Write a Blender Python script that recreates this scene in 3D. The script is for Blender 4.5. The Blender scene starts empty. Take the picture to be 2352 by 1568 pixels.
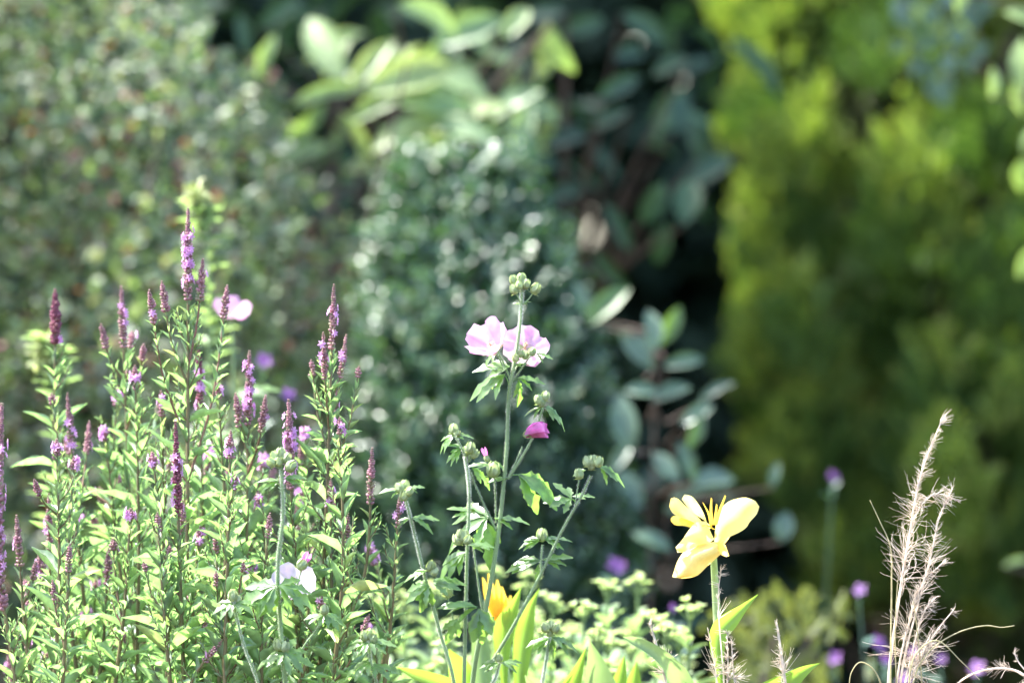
import bpy, math, random
import numpy as np
from mathutils import Vector

# ------------------------------------------------------------------ scene, camera, light
sc = bpy.context.scene
C = sc.collection
random.seed(7)
RG = np.random.default_rng(11)

ZC = 1.05                 # lens height
FOC = 7.0                 # distance of the mallow
K = 0.16 / 2352           # metres per photo unit per metre of distance

cam_d = bpy.data.cameras.new("camera")
cam = bpy.data.objects.new("camera", cam_d)
C.objects.link(cam)
cam.location = (0, 0, ZC)
cam.rotation_euler = (math.radians(90), 0, 0)
cam_d.sensor_width = 36
cam_d.lens = 225
cam_d.clip_start = 0.1
cam_d.clip_end = 500
cam_d.dof.use_dof = True
cam_d.dof.focus_distance = FOC + 0.02
cam_d.dof.aperture_fstop = 3.6
sc.camera = cam

SUN_EL, SUN_AZ = math.radians(57), math.radians(-71)     # high, behind the flowers, to the left
w = bpy.data.worlds.new("World")
sc.world = w
w.use_nodes = True
nt = w.node_tree
bg = nt.nodes["Background"]
sky = nt.nodes.new("ShaderNodeTexSky")
sky.sky_type = 'NISHITA'
sky.sun_disc = False
sky.sun_elevation = SUN_EL
sky.sun_rotation = SUN_AZ
sky.air_density = 1.0
sky.dust_density = 2.0
nt.links.new(sky.outputs[0], bg.inputs[0])
bg.inputs[1].default_value = 0.15

sd = bpy.data.lights.new("sun", 'SUN')
sd.energy = 4.0
sd.angle = math.radians(0.5)
sd.color = (1.0, 0.975, 0.94)
so = bpy.data.objects.new("sun", sd)
C.objects.link(so)
svec = Vector((math.sin(SUN_AZ) * math.cos(SUN_EL), math.cos(SUN_AZ) * math.cos(SUN_EL), math.sin(SUN_EL)))
so.rotation_euler = svec.to_track_quat('Z', 'Y').to_euler()
so.location = svec * 30

sc.view_settings.view_transform = 'Standard'
sc.view_settings.look = 'None'
sc.view_settings.exposure = 2.45
sc.view_settings.gamma = 1
sc.cycles.max_bounces = 8
sc.cycles.diffuse_bounces = 4
sc.cycles.transmission_bounces = 6
sc.cycles.glossy_bounces = 2
sc.cycles.caustics_reflective = False
sc.cycles.caustics_refractive = False
sc.cycles.use_denoising = True
sc.cycles.sample_clamp_indirect = 4
sc.cycles.sample_clamp_direct = 12

# ------------------------------------------------------------------ helpers
def P(u, v, d=FOC):
    return Vector(((u - 1176) * K * d, d, ZC - (v - 784) * K * d))

def tag(o, label=None, cat=None, group=None, kind=None):
    if label: o["label"] = label
    if cat: o["category"] = cat
    if group: o["group"] = group
    if kind: o["kind"] = kind
    return o

def thing(name, label, cat, loc=(0, 0, 0), group=None):
    o = bpy.data.objects.new(name, None)
    o.empty_display_size = 0.05
    C.objects.link(o)
    o.location = loc
    return tag(o, label, cat, group)

class Geo:
    """collects verts and faces, then links them as ONE mesh object"""
    def __init__(self):
        self.V, self.F, self.n = [], [], 0
    def add(self, V, F):
        V = np.asarray(V, dtype=np.float64).reshape(-1, 3)
        F = np.asarray(F, dtype=np.int64)
        self.V.append(V); self.F.append(F + self.n); self.n += len(V)
    def build(self, name, mat, parent=None, smooth=True, label=None):
        V = np.concatenate(self.V)
        if parent is not None:
            off = np.array(parent.location, dtype=np.float64)
            p = parent.parent
            while p is not None:
                off = off + np.array(p.location); p = p.parent
            V = V - off
        me = bpy.data.meshes.new(name)
        me.vertices.add(len(V))
        me.vertices.foreach_set("co", V.astype(np.float32).ravel())
        loops = np.concatenate([f.ravel() for f in self.F]).astype(np.int32)
        tot = np.concatenate([np.full(len(f), f.shape[1], dtype=np.int32) for f in self.F])
        st = np.concatenate([[0], np.cumsum(tot)[:-1]]).astype(np.int32)
        me.loops.add(len(loops)); me.loops.foreach_set("vertex_index", loops)
        me.polygons.add(len(tot))
        me.polygons.foreach_set("loop_start", st)
        me.polygons.foreach_set("loop_total", tot)
        me.polygons.foreach_set("use_smooth", np.full(len(tot), smooth, dtype=bool))
        me.update(calc_edges=True)
        me.validate()
        me.materials.append(mat)
        o = bpy.data.objects.new(name, me)
        C.objects.link(o)
        if parent is not None: o.parent = parent
        if label: o["label"] = label
        return o

def nrm(a):
    a = np.asarray(a, dtype=np.float64)
    return a / np.maximum(np.linalg.norm(a, axis=-1, keepdims=True), 1e-9)

def frames(d, n):
    """rotation matrices (N,3,3): columns across, along, normal"""
    d = nrm(d); x = nrm(np.cross(d, n)); z = np.cross(x, d)
    return np.stack([x, d, z], axis=-1)

def scatter(geo, tpl, pos, R, S):
    TV, TF = tpl
    N, m = len(pos), len(TV)
    S = np.asarray(S, dtype=np.float64)
    L = TV[None, :, :] * S[:, None, :]
    V = np.einsum('nij,nmj->nmi', R, L) + np.asarray(pos)[:, None, :]
    F = (TF[None, :, :] + (np.arange(N) * m)[:, None, None]).reshape(-1, TF.shape[1])
    geo.add(V.reshape(-1, 3), F)

def strip(ws, ys, fold=0.15, droop=0.0, cols=3, wave=0.0):
    """a leaf blade: ws half widths, ys along; unit template"""
    V = []
    for i, (wd, y) in enumerate(zip(ws, ys)):
        for c in range(cols):
            t = c / (cols - 1) * 2 - 1
            V.append((t * wd, y, abs(t) * wd * fold - droop * y * y + wave * math.sin(i * 2.3 + t * 2) * abs(t)))
    F = []
    for i in range(len(ws) - 1):
        for c in range(cols - 1):
            a = i * cols + c
            F.append((a, a + 1, a + 1 + cols, a + cols))
    return np.array(V), np.array(F)

def lance(n=5, fold=0.3, droop=0.15, sharp=1.0, wave=0.0, peak=0.42):
    ys = np.linspace(0, 1, n + 1)
    ws = []
    for y in ys:
        t = y / peak if y < peak else 1 - (y - peak) / (1 - peak)
        ws.append(0.5 * max(0.03, math.sin(t * math.pi / 2) ** sharp))
    return strip(ws, ys, fold, droop, 3, wave)

TPL_LANCE = lance(6, 0.35, 0.16, 1.0, 0.02, 0.35)
TPL_LANCE2 = lance(5, 0.5, -0.12, 1.1, 0.02, 0.4)
TPL_OVAL = lance(4, 0.25, 0.12, 0.7, 0.0, 0.5)
TPL_SMALL = lance(3, 0.25, 0.1, 0.7, 0.0, 0.5)
TPL_BACK = lance(2, 0.2, 0.1, 0.5, 0.0, 0.5)
TPL_BIG = lance(7, 0.28, 0.22, 0.75, 0.015, 0.55)

def spindle(prof, n=6):
    V, F = [], []
    for (y, r) in prof:
        for k in range(n):
            a = 2 * math.pi * k / n
            V.append((r * math.cos(a), y, r * math.sin(a)))
    for i in range(len(prof) - 1):
        for k in range(n):
            F.append((i * n + k, i * n + (k + 1) % n, (i + 1) * n + (k + 1) % n, (i + 1) * n + k))
    return np.array(V), np.array(F)

TPL_CALYX = spindle([(0, .12), (.25, .34), (.6, .42), (.85, .3), (1, .06)], 5)

def ribbed(n=10):
    V, F = [], []
    prof = [(0, .12), (.12, .36), (.35, .52), (.6, .48), (.82, .26), (1.0, .04)]
    for (y, r) in prof:
        for k in range(n):
            a = 2 * math.pi * k / n
            q = r * (1.14 if k % 2 == 0 else 0.84)
            V.append((q * math.cos(a), y, q * math.sin(a)))
    for i in range(len(prof) - 1):
        for k in range(n):
            F.append((i * n + k, i * n + (k + 1) % n, (i + 1) * n + (k + 1) % n, (i + 1) * n + k))
    return np.array(V), np.array(F)
TPL_BUD = ribbed()

def smooth_line(pts, sub=6):
    p = [np.array(q, dtype=np.float64) for q in pts]
    if len(p) < 3: 
        return np.array([p[0] + (p[-1] - p[0]) * t for t in np.linspace(0, 1, sub + 1)])
    out = []
    ext = [2 * p[0] - p[1]] + p + [2 * p[-1] - p[-2]]
    for i in range(1, len(ext) - 2):
        a, b, c, d = ext[i - 1], ext[i], ext[i + 1], ext[i + 2]
        k1 = max(np.linalg.norm(b - a), 1e-6) ** .5; k2 = max(np.linalg.norm(c - b), 1e-6) ** .5; k3 = max(np.linalg.norm(d - c), 1e-6) ** .5
        t1, t2, t3 = k1, k1 + k2, k1 + k2 + k3
        for k in range(sub):
            t = t1 + (t2 - t1) * k / sub
            A1 = a * (t1 - t) / t1 + b * t / t1
            A2 = b * (t2 - t) / (t2 - t1) + c * (t - t1) / (t2 - t1)
            A3 = c * (t3 - t) / (t3 - t2) + d * (t - t2) / (t3 - t2)
            B1 = A1 * (t2 - t) / t2 + A2 * t / t2
            B2 = A2 * (t3 - t) / (t3 - t1) + A3 * (t - t1) / (t3 - t1)
            out.append(B1 * (t2 - t) / (t2 - t1) + B2 * (t - t1) / (t2 - t1))
    out.append(p[-1])
    return np.array(out)

def tube(geo, line, r0, r1, n=6, power=1.0):
    line = np.asarray(line)
    m = len(line)
    tan = nrm(np.gradient(line, axis=0))
    ref = np.array([0.31, 0.9, 0.11])
    x = nrm(np.cross(tan, ref)); y = np.cross(tan, x)
    a = np.arange(n) * 2 * np.pi / n
    t = np.linspace(0, 1, m) ** power
    r = r0 + (r1 - r0) * t
    V = line[:, None, :] + r[:, None, None] * (np.cos(a)[None, :, None] * x[:, None, :] + np.sin(a)[None, :, None] * y[:, None, :])
    i = np.arange(m - 1)[:, None]; k = np.arange(n)[None, :]
    F = np.stack([i * n + k, i * n + (k + 1) % n, (i + 1) * n + (k + 1) % n, (i + 1) * n + k], axis=-1).reshape(-1, 4)
    geo.add(V.reshape(-1, 3), F)

def hairs(geo, line, rad, count, ln=0.0015, wd=0.00020, t0=0.0):
    """short bristles standing out from a stem"""
    line = np.asarray(line); m = len(line)
    t = (t0 + (1 - t0) * RG.random(count)) * (m - 1.001)
    i = t.astype(int); f = (t - i)[:, None]
    p = line[i] * (1 - f) + line[i + 1] * f
    tan = nrm(line[i + 1] - line[i])
    d = nrm(np.cross(tan, RG.normal(size=(count, 3))))
    tpl = (np.array([(-.5, 0, 0), (.5, 0, 0), (.15, 1, 0), (-.15, 1, 0)]), np.array([(0, 1, 2, 3)]))
    L = ln * (0.6 + 0.8 * RG.random(count))
    scatter(geo, tpl, p + d * rad * 0.8, frames(d + 0.3 * RG.normal(size=(count, 3)), RG.normal(size=(count, 3))),
            np.stack([np.full(count, wd), L, L], 1))

# ------------------------------------------------------------------ materials
def rgb(r, g, b): return (r, g, b, 1)

def leaf_mat(name, cols, trans=0.42, tint=(1.5, 1.6, 0.5), rough=0.42, spec=0.5, mottle=0.25, mscale=90, tcol=None):
    m = bpy.data.materials.new(name); m.use_nodes = True
    t = m.node_tree; N, L = t.nodes, t.links
    N.clear()
    out = N.new("ShaderNodeOutputMaterial")
    geo = N.new("ShaderNodeNewGeometry")
    ramp = N.new("ShaderNodeValToRGB")
    cr = ramp.color_ramp
    cr.interpolation = 'LINEAR'
    while len(cr.elements) < len(cols): cr.elements.new(0.5)
    for e, (p, c) in zip(cr.elements, cols):
        e.position = p; e.color = rgb(*c)
    L.new(geo.outputs["Random Per Island"], ramp.inputs[0])
    tc = N.new("ShaderNodeTexCoord")
    noi = N.new("ShaderNodeTexNoise"); noi.inputs["Scale"].default_value = mscale; noi.inputs["Detail"].default_value = 3
    L.new(tc.outputs["Object"], noi.inputs["Vector"])
    mr = N.new("ShaderNodeMapRange")
    mr.inputs["From Min"].default_value = 0.3; mr.inputs["From Max"].default_value = 0.7
    mr.inputs["To Min"].default_value = 1 - mottle; mr.inputs["To Max"].default_value = 1 + mottle
    L.new(noi.outputs["Fac"], mr.inputs["Value"])
    mul = N.new("ShaderNodeVectorMath"); mul.operation = 'SCALE'
    L.new(ramp.outputs[0], mul.inputs[0]); L.new(mr.outputs[0], mul.inputs["Scale"])
    bs = N.new("ShaderNodeBsdfPrincipled")
    L.new(mul.outputs[0], bs.inputs["Base Color"])
    bs.inputs["Roughness"].default_value = rough
    bs.inputs["Specular IOR Level"].default_value = spec
    bump = N.new("ShaderNodeBump"); bump.inputs["Strength"].default_value = 0.25; bump.inputs["Distance"].default_value = 0.002
    L.new(noi.outputs["Fac"], bump.inputs["Height"]); L.new(bump.outputs[0], bs.inputs["Normal"])
    if trans > 0:
        tr = N.new("ShaderNodeBsdfTranslucent")
        tm = N.new("ShaderNodeVectorMath"); tm.operation = 'MULTIPLY'
        L.new(mul.outputs[0], tm.inputs[0]); tm.inputs[1].default_value = tint
        L.new(tm.outputs[0], tr.inputs["Color"])
        mx = N.new("ShaderNodeMixShader"); mx.inputs[0].default_value = trans
        L.new(bs.outputs[0], mx.inputs[1]); L.new(tr.outputs[0], mx.inputs[2])
        L.new(mx.outputs[0], out.inputs[0])
    else:
        L.new(bs.outputs[0], out.inputs[0])
    return m

M = {}
M['loose_leaf'] = leaf_mat('loosestrife_leaf', [(0, (.23, .30, .22)), (.5, (.28, .36, .25)), (.85, (.32, .41, .24)), (1, (.38, .36, .24))],
                           trans=.52, tint=(1.32, 1.75, .72), rough=.34, spec=1.0)
M['loose_stem'] = leaf_mat('loosestrife_stem', [(0, (.20, .11, .07)), (.5, (.16, .15, .06)), (1, (.24, .09, .08))], trans=0.15, rough=.5, mottle=.35, mscale=12)
M['calyx'] = leaf_mat('loosestrife_calyx', [(0, (.32, .17, .20)), (.4, (.46, .25, .30)), (.75, (.42, .28, .25)), (1, (.30, .31, .18))], trans=.3, tint=(1.3, 1.1, 1.2), rough=.7)
M['calyx_dark'] = leaf_mat('loosestrife_calyx_maroon', [(0, (.20, .06, .10)), (.6, (.28, .09, .14)), (1, (.30, .14, .14))], trans=.25, tint=(1.4, 1.0, 1.1), rough=.7)
M['loose_petal'] = leaf_mat('loosestrife_petal', [(0, (.60, .30, .64)), (.5, (.70, .38, .70)), (1, (.76, .44, .69))], trans=.5, tint=(1.15, 1.1, 1.15), rough=.6, spec=.3)
M['mallow_leaf'] = leaf_mat('mallow_leaf', [(0, (.13, .21, .09)), (.5, (.16, .26, .10)), (1, (.19, .30, .10))], trans=.52, tint=(1.9, 2.1, .75), rough=.38, spec=1.0)
M['mallow_stem'] = leaf_mat('mallow_stem', [(0, (.19, .28, .13)), (1, (.23, .32, .15))], trans=0.2, tint=(1.3, 1.5, .6), rough=.5, mscale=15)
M['mallow_hair'] = leaf_mat('mallow_hair', [(0, (.75, .78, .68)), (1, (.8, .8, .74))], trans=.5, tint=(1, 1, 1), rough=.6)
M['mallow_bud'] = leaf_mat('mallow_bud', [(0, (.28, .36, .18)), (1, (.40, .46, .25))], trans=.35, tint=(1.3, 1.35, .8), rough=.6)
M['mallow_petal'] = leaf_mat('mallow_petal', [(0, (.80, .45, .67)), (.5, (.83, .51, .72)), (1, (.86, .58, .76))], trans=.55, tint=(1.08, 1.0, 1.08), rough=.6, spec=.3, mottle=.12, mscale=160)
M['mallow_petal_white'] = leaf_mat('mallow_petal_white', [(0, (.84, .68, .81)), (1, (.87, .74, .84))], trans=.55, tint=(1.08, 1.0, 1.08), rough=.6, spec=.3, mottle=.1, mscale=160)
M['mallow_petal_deep'] = leaf_mat('mallow_petal_deep', [(0, (.74, .18, .56)), (1, (.80, .32, .66))], trans=.5, tint=(1.2, 1.1, 1.15), rough=.6, spec=.3)
M['stamen'] = leaf_mat('stamen', [(0, (.75, .55, .35)), (1, (.8, .6, .45))], trans=.3, tint=(1, 1, 1), rough=.7)
M['canna_petal'] = leaf_mat('canna_petal', [(0, (.88, .79, .28)), (.5, (.90, .81, .33)), (1, (.90, .82, .38))], trans=.5, tint=(1.06, 1.03, .85), rough=.5, spec=.4, mottle=.04)
M['canna_petal_gold'] = leaf_mat('canna_petal_gold', [(0, (.88, .60, .07)), (1, (.90, .70, .14))], trans=.45, tint=(1.1, 1.0, .8), rough=.5, spec=.4, mottle=.06)
M['canna_petal_mid'] = leaf_mat('canna_petal_mid', [(0, (.88, .70, .22)), (1, (.89, .74, .28))], trans=.4, tint=(1.06, 1.0, .8), rough=.5, spec=.4, mottle=.06)
M['canna_leaf'] = leaf_mat('canna_leaf', [(0, (.18, .29, .07)), (.5, (.22, .34, .09)), (1, (.26, .39, .12))], trans=.48, tint=(1.45, 1.55, .55), rough=.38, spec=.6, mottle=.12, mscale=20)
M['canna_leaf_pale'] = leaf_mat('canna_leaf_pale', [(0, (.22, .33, .18)), (1, (.30, .40, .24))], trans=.35, tint=(1.4, 1.5, .7), rough=.4, spec=.6, mottle=.12, mscale=20)
M['canna_stem'] = leaf_mat('canna_stem', [(0, (.33, .42, .20)), (1, (.36, .45, .22))], trans=.3, tint=(1.3, 1.4, .7), rough=.4)
M['straw'] = leaf_mat('straw', [(0, (.70, .62, .52)), (.5, (.80, .73, .64)), (1, (.84, .77, .70))], trans=.5, tint=(1.15, 1.1, 1.05), rough=.5)
M['grass_stalk'] = leaf_mat('grass_stalk', [(0, (.42, .40, .18)), (1, (.55, .48, .30))], trans=.3, tint=(1.2, 1.2, .8), rough=.5)
M['spurge_leaf'] = leaf_mat('spurge_leaf', [(0, (.20, .30, .17)), (.5, (.27, .38, .21)), (1, (.33, .44, .24))], trans=.45, tint=(1.4, 1.45, .75), rough=.5)
M['spurge_head'] = leaf_mat('spurge_head', [(0, (.42, .53, .30)), (1, (.55, .63, .40))], trans=.45, tint=(1.3, 1.3, .8), rough=.6)
M['golden_plume'] = leaf_mat('golden_plume', [(0, (.26, .34, .13)), (.6, (.36, .42, .18)), (1, (.5, .52, .3))], trans=.4, tint=(1.2, 1.2, .7), rough=.6)
M['hedge_leaf'] = leaf_mat('cotoneaster_leaf', [(0, (.09, .14, .085)), (.35, (.15, .21, .125)), (.6, (.20, .28, .11)), (.78, (.27, .29, .235)), (.93, (.23, .22, .15)), (.955, (.26, .07, .05)), (1, (.30, .12, .08))],
                           trans=.38, tint=(1.3, 1.5, .6), rough=.50, spec=.8)
M['box_leaf'] = leaf_mat('evergreen_leaf', [(0, (.03, .075, .048)), (.5, (.055, .115, .072)), (.85, (.09, .16, .08)), (1, (.16, .24, .08))], trans=.28, tint=(1.3, 1.6, .6), rough=.35, spec=1.0)
M['laurel_leaf'] = leaf_mat('laurel_leaf', [(0, (.022, .055, .032)), (.5, (.036, .08, .042)), (.97, (.06, .12, .045)), (1, (.16, .07, .05))], trans=.25, tint=(1.5, 1.8, .5), rough=.42, spec=.4)  # green darkened so the laurels read as shaded
M['back_leaf'] = leaf_mat('back_hedge_leaf', [(0, (.012, .028, .016)), (1, (.025, .05, .028))], trans=.12, rough=.6, spec=.25)  # darkened so the gaps in front read as deep shade
M['conifer_dead_shade'] = leaf_mat('conifer_inner', [(0, (.03, .05, .015)), (.7, (.055, .085, .022)), (1, (.08, .075, .03))], trans=.15, rough=.8, spec=.2)  # dead inner foliage, darkened further to paint shaded gaps
M['laurel_lit'] = leaf_mat('laurel_lit', [(0, (.17, .27, .12)), (.5, (.24, .34, .15)), (1, (.31, .38, .15))], trans=.42, tint=(1.5, 1.55, .6), rough=.45, spec=.8)  # lighter copy of the laurel leaf, sunlight put into the colour
M['sprig_leaf'] = leaf_mat('sprig_leaf', [(0, (.045, .095, .05)), (.5, (.075, .135, .075)), (1, (.11, .17, .10))], trans=.25, tint=(1.3, 1.6, .6), rough=.38, spec=.9)
M['sprig_young'] = leaf_mat('sprig_young', [(0, (.07, .14, .05)), (1, (.12, .20, .06))], trans=.35, tint=(1.4, 1.6, .5), rough=.45, spec=.6)
M['conifer'] = leaf_mat('conifer_spray', [(0, (.11, .18, .04)), (.45, (.21, .29, .06)), (.85, (.32, .39, .09)), (1, (.33, .30, .10))], trans=.4, tint=(1.15, 1.3, .55), rough=.65, spec=.3)
M['conifer_green'] = leaf_mat('conifer_green', [(0, (.05, .10, .025)), (.6, (.09, .16, .035)), (1, (.14, .21, .05))], trans=.35, tint=(1.15, 1.3, .55), rough=.65, spec=.3)
M['ivy'] = leaf_mat('ivy_leaf', [(0, (.04, .10, .065)), (1, (.08, .15, .10))], trans=.15, rough=.4, spec=.7)
M['bright_leaf'] = leaf_mat('bright_leaf', [(0, (.22, .32, .10)), (1, (.32, .42, .20))], trans=.45, tint=(1.4, 1.5, .6), rough=.45)
M['gold_shrub'] = leaf_mat('gold_shrub', [(0, (.10, .14, .045)), (1, (.19, .21, .075))], trans=.4, tint=(1.4, 1.4, .6), rough=.6)
M['violet'] = leaf_mat('violet_petal', [(0, (.17, .075, .25)), (1, (.30, .13, .37))], trans=.4, tint=(1.1, 1.0, 1.1), rough=.6)
M['bark'] = leaf_mat('bark', [(0, (.07, .05, .04)), (1, (.11, .08, .06))], trans=0, rough=.85, mottle=.4, mscale=30)
M['thin_stem'] = leaf_mat('thin_green_stem', [(0, (.14, .22, .08)), (1, (.18, .26, .10))], trans=.2, rough=.55)

def soil_mat():
    m = bpy.data.materials.new('soil'); m.use_nodes = True
    t = m.node_tree; N, L = t.nodes, t.links
    bs = N['Principled BSDF']; bs.inputs['Roughness'].default_value = .95
    no = N.new('ShaderNodeTexNoise'); no.inputs['Scale'].default_value = 14; no.inputs['Detail'].default_value = 8
    r = N.new('ShaderNodeValToRGB'); r.color_ramp.elements[0].color = rgb(.035, .024, .016); r.color_ramp.elements[1].color = rgb(.10, .075, .05)
    tc = N.new('ShaderNodeTexCoord'); L.new(tc.outputs['Object'], no.inputs['Vector'])
    L.new(no.outputs['Fac'], r.inputs[0]); L.new(r.outputs[0], bs.inputs['Base Color'])
    b = N.new('ShaderNodeBump'); b.inputs['Strength'].default_value = .8; b.inputs['Distance'].default_value = .03
    L.new(no.outputs['Fac'], b.inputs['Height']); L.new(b.outputs[0], bs.inputs['Normal'])
    return m
M['soil'] = soil_mat()

# ------------------------------------------------------------------ the setting
g = Geo()
nx = 60
xs = np.linspace(-40, 40, nx + 1); ys = np.linspace(-30, 70, nx + 1)
X, Y = np.meshgrid(xs, ys)
Zg = 0.03 * np.sin(X * .7) * np.cos(Y * .5) - 0.03
i, k = np.meshgrid(np.arange(nx), np.arange(nx))
a = (k * (nx + 1) + i).ravel()
g.add(np.stack([X, Y, Zg], -1).reshape(-1, 3), np.stack([a, a + 1, a + nx + 2, a + nx + 1], -1))
tag(g.build('ground', M['soil']), kind='structure')

# ------------------------------------------------------------------ shrubs of the background
def crown_leaves(geo, tpl, pos, out, L, W, up=0.35, jit=0.8, nup=0.8):
    n = len(pos)
    d = nrm(out * 0.6 + RG.normal(size=(n, 3)) * jit + np.array([0, 0, up]))
    nn = nrm(out * 0.5 + np.array([0, 0, nup]) + RG.normal(size=(n, 3)) * 0.5)
    Ls = L * (0.65 + 0.7 * RG.random(n)); Ws = W * (0.7 + 0.6 * RG.random(n))
    scatter(geo, tpl, pos, frames(d, nn), np.stack([Ws, Ls, Ls], 1))

def twigs(geo, base, tips, r0, r1, n=5):
    for t in tips:
        b = np.array(base); t = np.array(t)
        mid = b + (t - b) * 0.5 + RG.normal(size=3) * 0.04 + np.array([0, 0, 0.08])
        tube(geo, smooth_line([b, mid, t], 5), r0, r1, n)

def wavy(u, v, s=0.0):
    return np.sin(u * 0.011 + s) * 0.5 + np.sin(v * 0.013 + u * 0.006 + 2 * s) * 0.5 + 0.5 * np.sin(u * 0.031 + v * 0.027 + s)

# --- cotoneaster hedge, left
def hedge_edge(v):        # right outline (photo units) of the small leaved hedge
    return np.interp(v, [-900, -300, 0, 150, 300, 600, 900, 1500, 3500], [150, 320, 455, 590, 690, 850, 880, 860, 800])
th = thing('small_leaved_hedge', 'loose small leaved hedge with reddish specks filling the left behind the purple spikes', 'hedge', (-0.75, 9.75, 0))
g = Geo()
n = 62000
u = RG.uniform(-2300, 900, n); v = RG.uniform(-420, 2350, n)
dep = RG.random(n) ** 1.6
ok = u < hedge_edge(v) + 50 * wavy(u * 2, v * 2, 1.0) - 60 * dep
u, v, dep = u[ok], v[ok], dep[ok]
edge = np.clip((u - hedge_edge(v) + 260) / 260, 0, 1)
dd = 9.25 + 0.10 * wavy(u, v, .3) + 0.5 * dep + 0.30 * edge ** 2 + np.clip((1250 - v) * K * 9.4, 0, 2) * .42
pos = np.stack([(u - 1176) * K * dd, dd, ZC - (v - 784) * K * dd], 1)
pos = pos[pos[:, 2] > 0.03]
out = np.tile(np.array([0.1, -1.0, 0.25]), (len(pos), 1)) + RG.normal(size=(len(pos), 3)) * .35
crown_leaves(g, TPL_SMALL, pos, out, 0.022, 0.0125, up=.25, jit=.9, nup=.9)
g.build('foliage', M['hedge_leaf'], th)
g = Geo()
for bx in np.linspace(-1.9, -0.45, 9):
    tips = [(bx + RG.normal() * .22, 9.6 + RG.normal() * .12, RG.uniform(.5, 1.55)) for _ in range(9)]
    twigs(g, (bx, 9.8, 0), tips, .011, .002)
g.build('branch', M['bark'], th)

# --- clipped dark evergreen, centre
def box_half(v):          # left and right outline
    l = np.interp(v, [280, 330, 400, 500, 800, 1400, 3000], [1090, 1000, 930, 890, 850, 820, 780])
    r = np.interp(v, [280, 330, 400, 500, 700, 900, 1300, 1500, 3000], [1110, 1130, 1180, 1225, 1315, 1375, 1440, 1465, 1480])
    return l, r
th = thing('evergreen_shrub', 'dense dark green cone shaped shrub with small glossy leaves behind the mallow', 'shrub', P(1130, 784, 9.45) * 1.0 - Vector((0, 0, P(1130, 784, 9.45).z)))
g = Geo()
ns = 5200                 # shoots
v = RG.uniform(405, 2300, ns)
l, r = box_half(v)
th_a = RG.uniform(0, 2 * np.pi, ns)
rr = np.sqrt(RG.uniform(.35, 1, ns)) * (1 + .07 * wavy(v * 3, th_a * 200, .7))
cx, hx = (l + r) / 2, (r - l) / 2
D0 = 9.45
ku = K * D0
bx = (cx + hx * rr * np.cos(th_a) - 1176) * ku
back = np.clip((1050 - v) / 650, 0, 1) ** 1.3 * .20
by = D0 - .08 + back + hx * rr * np.sin(th_a) * ku * 0.8
bz = ZC - (v - 784) * ku
base = np.stack([bx, by, bz], 1)
axis = np.stack([(cx - 1176) * ku, D0 - .08 + back, bz - .05], 1)
out = nrm(base - axis)
sdir = nrm(out * .55 + np.array([0, 0, .75]) + RG.normal(size=(ns, 3)) * .22)
sl = RG.uniform(.035, .075, ns)
for q in range(7):
    f = (q + .5) / 7
    p = base + sdir * (sl * f)[:, None]
    for s in (0, 1):
        ang = q * 1.57 + s * np.pi + RG.normal(size=ns) * .3
        sx = nrm(np.cross(sdir, np.array([.3, .5, .1]))); sy = np.cross(sdir, sx)
        ld = nrm(sdir * .75 + sx * np.cos(ang)[:, None] + sy * np.sin(ang)[:, None])
        Ls = .021 * (.7 + .5 * RG.random(ns)) * (1 - .35 * f); 
        scatter(g, TPL_SMALL, p, frames(ld, sdir * .8 + RG.normal(size=(ns, 3)) * .42 + np.array([0, 0, .2])), np.stack([Ls * .52, Ls, Ls], 1))
g.build('foliage', M['box_leaf'], th)
g = Geo()
b0 = (th.location.x, th.location.y, 0)
tube(g, smooth_line([b0, (b0[0] + .02, b0[1], .6), (b0[0] - .01, b0[1], 1.2)], 6), .022, .006, 8)
for j in range(40):
    z = RG.uniform(.1, 1.1); a = RG.uniform(0, 6.28); q = .2 * (1.35 - z)
    tube(g, smooth_line([(b0[0], b0[1], z - .05), (b0[0] + q * .5 * math.cos(a), b0[1] + q * .5 * math.sin(a), z + .03), (b0[0] + q * math.cos(a), b0[1] + q * math.sin(a), z + .12)], 4), .006, .002, 5)
g.build('branch', M['bark'], th)

# --- big leaved laurels
def leaf_at(geo, u, v, d, L, ang, wr=.36, face=(0, -.75, .6), lean=0.0, tpl=TPL_BIG):
    """one big leaf: centre in photo units, length L (units), angle of the tip (deg, 0 right, 90 up)"""
    a = math.radians(ang)
    dr = np.array([math.cos(a), lean, math.sin(a)])
    dr = dr / np.linalg.norm(dr)
    Lm = L * K * d
    b = np.array(P(u, v, d)) - dr * Lm * .5
    nn = np.array(face) + RG.normal(size=3) * .12
    scatter(geo, tpl, [b], frames(dr[None], nn[None]), [[Lm * wr, Lm, Lm]])
    return b

th = thing('tall_laurel', 'large leaved laurel with bright leaves at its top standing behind the dark conical shrub', 'shrub', (-.05, 10.4, 0))
young, old, br = Geo(), Geo(), Geo()
bright = [  # u, v, length, angle, width ratio
    (745, 110, 200, 118, .40), (850, 150, 170, 55, .30), (940, 175, 220, 20, .42), (990, 230, 210, 165, .40),
    (880, 235, 190, 200, .30), (760, 215, 190, 185, .22), (1050, 190, 170, 150, .45), (1080, 260, 190, 190, .40),
    (1180, 235, 150, 200, .42), (1200, 290, 130, 250, .40), (950, 300, 220, 190, .36), (1010, 345, 160, 330, .34),
    (930, 350, 190, 320, .36), (1120, 320, 110, 80, .42), (1185, 50, 120, 55, .40), (1255, 110, 110, 260, .42),
    (1290, 120, 120, 290, .42), (1080, 70, 170, 25, .42), (990, 40, 180, 340, .40), (700, 290, 150, 230, .3),
    (820, 320, 150, 300, .3), (610, 130, 110, 70, .3), (1060, 300, 170, 350, .36)]
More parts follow.
